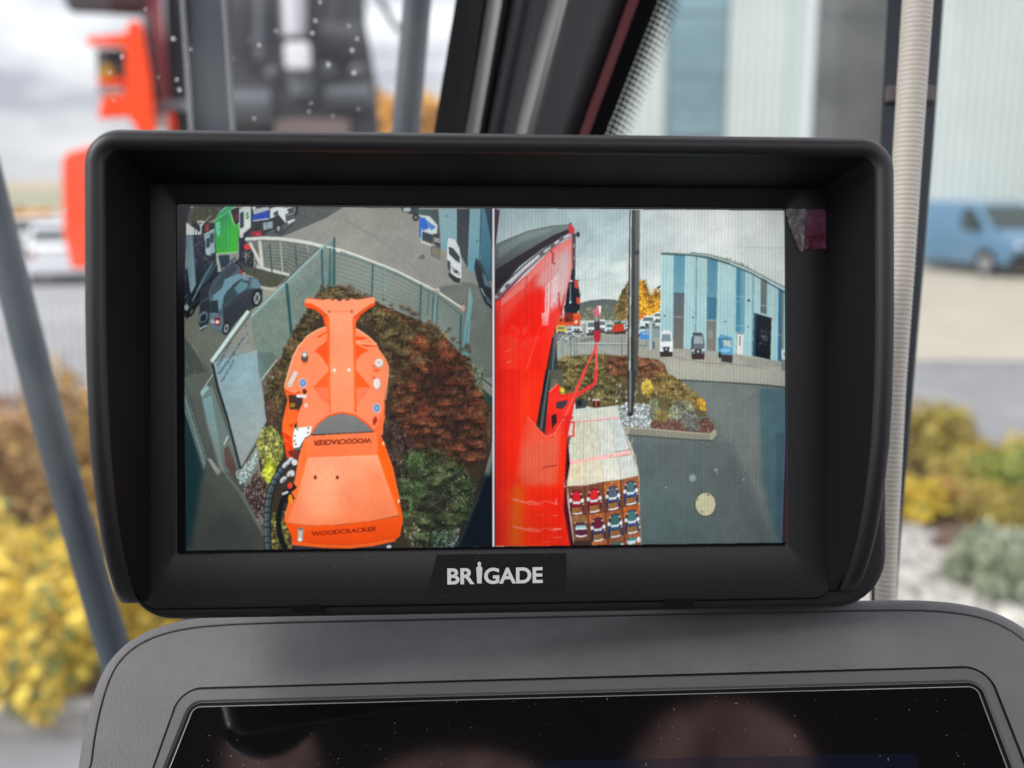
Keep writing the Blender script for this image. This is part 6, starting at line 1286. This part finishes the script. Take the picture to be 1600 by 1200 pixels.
def win(px0, px1, z0, z1, m, rows, cols=1):
    x0, x1 = hx(px0) - H0, hx(px1) - H0
    f = MB().box((x0, -0.02, z0), (x1, 0.05, z1)).build('window', ALU, hall)
    w_ = (x1 - x0 - 0.05) / cols; h = (z1 - z0 - 0.05) / rows
    for i in range(cols):
        for j in range(rows): MB().box((x0 + 0.05 + i * w_, -0.035, z0 + 0.05 + j * h), (x0 + i * w_ + w_, -0.021, z0 + j * h + h)).build('pane', m, f)
clad(900, 1036, 0, TOP); win(1036, 1130, 3.7, TOP, WGL, 4); x0, x1 = hx(1036) - H0, hx(1130) - H0
MB().box((x0, -0.03, 0), (x1, 0.05, 3.66)).build('gate', GRD, hall, bevel=0.01)
clad(1130, 1224, 0, TOP); MB().box((hx(1224) - H0, -0.12, 0), (hx(1241) - H0, 0.05, TOP)).build('pilaster', mat('mint_pilaster', (0.5, 0.6, 0.57), 0.4), hall, bevel=0.01); clad(1241, 1262, 0, TOP, CLW, 0.03)
win(1262, 1386, 0.05, TOP, WGD, 3, 1); MB().box((hx(1386) - H0, -0.05, 0), (hx(1412) - H0, 0.05, TOP)).build('door_jamb', ALU, hall, bevel=0.01)
clad(1412, 1470, 0, TOP); clad(1470, 1700, 0, TOP); clad(1700, 1960, 0, TOP); win(1960, 2060, 0.05, TOP, WGL, 4); clad(2060, 2400, 0, TOP)
MB().box((-0.15, -0.25, TOP), (hx(2400) - H0 + .1, 25.2, TOP + 0.22)).build('roof', mat('roof_edge', (0.3, 0.33, 0.33), 0.5), hall, bevel=0.03)
MB().box((0, -0.04, 0), (hx(1036) - H0, -0.055 + 0.2, 0.25)).build('plinth', CONC, hall)

# ------------------------------------------------------------------ trees and hills
def tree(label, px, dist, h, wd, mats, n, seed):
    p = at_y(px, 300, dist); root = empty('tree', label, 'tree', 'autumn trees beyond the yard', loc=(p.x, p.y, 0)); rg = random.Random(seed)
    bl = [((0, 0, h * .6), (wd * .3, wd * .3, h * .3))]
    for i in range(9):
        a = rg.uniform(0, 6.28); bl.append(((math.cos(a) * wd * .28, math.sin(a) * wd * .28, h * rg.uniform(.35, .85)), (wd * .2, wd * .2, h * .14)))
    foliage('crown', root, bl, n, 0.22, mats, seed, 1.4)
    mb = MB().tube([(0, 0, -0.1), (0.05, 0, h * .3), (-0.05, 0.05, h * .75)], [0.16, 0.12, 0.04], 8)
    for i in range(5):
        a = rg.uniform(0, 6.28); mb.tube([(0, 0, h * .35), (math.cos(a) * wd * .15, math.sin(a) * wd * .15, h * .55), (math.cos(a) * wd * .32, math.sin(a) * wd * .32, h * .72)], [0.07, 0.05, 0.02], 6)
    mb.build('trunk', BARK, root, smooth=True)
tree('golden autumn tree seen between the black head and slate tube', 595, 44, 6.9, 5.5, AUT, 6000, 21)
tree('orange autumn tree between the slate tube and the pillar', 690, 46, 6.6, 5.0, AUT, 6000, 22)
tree('small yellow tree behind the white van on the left', 50, 35, 1.6, 1.5, AUT, 3500, 24)
def hill(name, y0, pts, m, dep):
    n = len(pts); vs = []
    for px, hz in pts: x = at_y(px, 300, y0).x; vs += [(x, y0 - dep, -1), (x, y0 - dep * .4, hz * .6), (x, y0, hz), (x, y0 + dep, -1)]
    fs = [(4 * i + j, 4 * i + 4 + j, 4 * i + 5 + j, 4 * i + 1 + j) for i in range(n - 1) for j in range(3)]
    o = MB().add(vs, fs).build(name, m, smooth=True); o['kind'] = 'structure'
hill('hills', 900, [(-2500, 14), (-1200, 22), (-500, 12), (-150, 8), (60, 9.5), (140, 10.5), (300, 14), (600, 9), (1000, 16), (1800, 10), (3500, 15)], mat('far_woodland', (0.17, 0.19, 0.19), 1.0, noise=(0.02, 0.3)), 120)
hill('fields', 190, [(-2500, 4), (-600, 2.6), (0, 2.2), (140, 2.5), (700, 2.2), (3500, 4)], mat('stubble_field', (0.33, 0.26, 0.17), 1.0, noise=(0.035, 0.3, (0.26, 0.29, 0.2))), 115)
hill('meadow', 420, [(-2500, 8), (-600, 6), (0, 5.2), (140, 5.8), (700, 5), (3500, 8)], mat('dry_meadow', (0.34, 0.27, 0.2), 1.0, noise=(0.02, 0.25)), 200)

# ------------------------------------------------------------------ the cutting head on its arm, seen through the windscreen
DH = 4.2
head = empty('cutting_head', 'black and orange cutting head hanging in front of the windscreen', 'attachment', M=CM @ Matrix.Translation(Cc(420, 100, DH)))
def hq(px, py, z=0.0): k = (DH - z) / FPX; return Vector(((px - 800) * k - (420 - 800) / FPX * DH, -(py - 600) * k + (100 - 600) / FPX * DH, z))
ORA = mat('signal_orange_paint', (0.84, 0.058, 0.004), 0.45, spec=0.2); HBL = mat('machine_black', (0.017, 0.018, 0.023), 0.45, noise=(6, 0.4)); HGR = mat('machine_dark_grey', (0.055, 0.06, 0.072), 0.4); HRE = mat('dark_red_paint', (0.24, 0.03, 0.035), 0.4); CHR = mat('pale_ram', (0.5, 0.48, 0.5), 0.3, metal=0.4); AMB = mat('amber_lens', (0.6, 0.33, 0.01), 0.2)
def slab(name, pts, zf, zb, m, parent=head, bev=0.008):
    MB().loft([[hq(x, y, zb) for x, y in pts], [hq(x, y, zf) for x, y in pts]]).build(name, m, parent, bevel=bev)
def rod(name, a, b, r, m, za=0.0, zb=0.0, parent=head):
    return MB().tube([hq(*a, za), hq(*b, zb)], r / FPX * DH, 18).build(name, m, parent, auto=40)
slab('main_body', [(262, 230), (596, 230), (588, 125), (572, 40), (566, -160), (250, -160), (258, 60)], -0.05, -0.55, HBL)
slab('side_plate', [(135, 58), (197, 52), (201, 33), (221, 33), (236, 120), (244, 205), (252, 330), (244, 420), (112, 420), (99, 365), (97, 250), (106, 238), (140, 229), (216, 226), (213, 200), (196, 178), (196, 74), (136, 72)], 0.22, 0.1, ORA)
slab('side_foot', [(152, 186), (160, 150), (195, 148), (198, 184)], 0.21, 0.08, ORA)
slab('sensor_block', [(153, 150), (150, 76), (198, 76), (196, 150)], 0.15, 0.04, HBL); rod('sensor_lens', (166, 112), (166, 112.5), 11, AMB, 0.1, 0.19); slab('sensor_collar', [(152, 134), (152, 122), (194, 122), (194, 134)], 0.18, 0.1, ORA); slab('sensor_band', [(155, 148), (154, 136), (194, 136), (194, 148)], 0.175, 0.1, mat('grey_band', (0.3, 0.28, 0.27), 0.5))
rod('rotator', (112, -16), (232, -10), 34, HGR, 0.05, 0.05)
slab('column', [(238, 190), (268, 190), (246, -80), (212, -80)], 0.08, -0.02, HRE); slab('column_groove', [(240, 150), (252, 150), (232, 20), (222, 20)], 0.1, 0.05, HGR)
slab('cross_beam', [(236, 172), (236, 158), (300, 158), (300, 172)], 0.12, 0.0, mat('beam_grey', (0.16, 0.16, 0.17), 0.4)); slab('white_valve', [(242, 200), (243, 178), (262, 178), (264, 200)], 0.13, 0.02, mat('valve_pale', (0.45, 0.47, 0.45), 0.4)); slab('foot_plate', [(264, 210), (260, 176), (272, 176), (276, 210)], 0.13, 0.02, ORA)
rod('ram', (455, -120), (461, 60), 20, CHR, 0.05, 0.05); rod('ram_tube', (405, -100), (408, 95), 9, HGR, 0.04, 0.04)
slab('type_plate', [(446, 110), (443, 66), (485, 66), (487, 110)], 0.16, 0.05, mat('pale_plate', (0.62, 0.6, 0.62), 0.5), bev=0.02)
rod('roller', (512, 152), (578, 150), 19, HGR, 0.04, 0.04); rod('roller', (345, 168), (428, 168), 30, HGR, 0.02, 0.02); rod('valve_block', (470, 115), (472, 155), 22, HGR, 0.05, 0.05); rod('drum', (505, 60), (560, 66), 30, HBL, 0.03, 0.03)
for x, y, r in ((512, 112, 16), (428, 118, 15), (558, 112, 13), (402, 66, 11)): MB().ball(hq(x, y, 0.04), (r / FPX * DH,) * 3, 14, 8).build('fitting', HGR, head, smooth=True)
slab('base_beam', [(425, 232), (430, 186), (545, 186), (550, 232)], 0.06, -0.05, mat('rusty_brown', (0.13, 0.085, 0.075), 0.7))
for i, pth in enumerate((((570, -60), (592, -6), (612, 34), (640, 62)), ((300, -140), (320, -20), (350, 70), (352, 140)), ((520, -140), (535, -30), (520, 40), (500, 100)), ((385, -120), (380, 0), (372, 60), (400, 120)))):
    MB().tube([hq(x, y, 0.02) for x, y in pth], 0.013, 8).build('hose', HBL, head, smooth=True)
# the arm that carries it reaches up out of the picture
MB().tube([hq(420, -140, -0.3), hq(430, -700, -0.4), hq(500, -1300, 0.3)], [0.16, 0.2, 0.24], 14).build('carrying_arm', HBL, head, smooth=True)
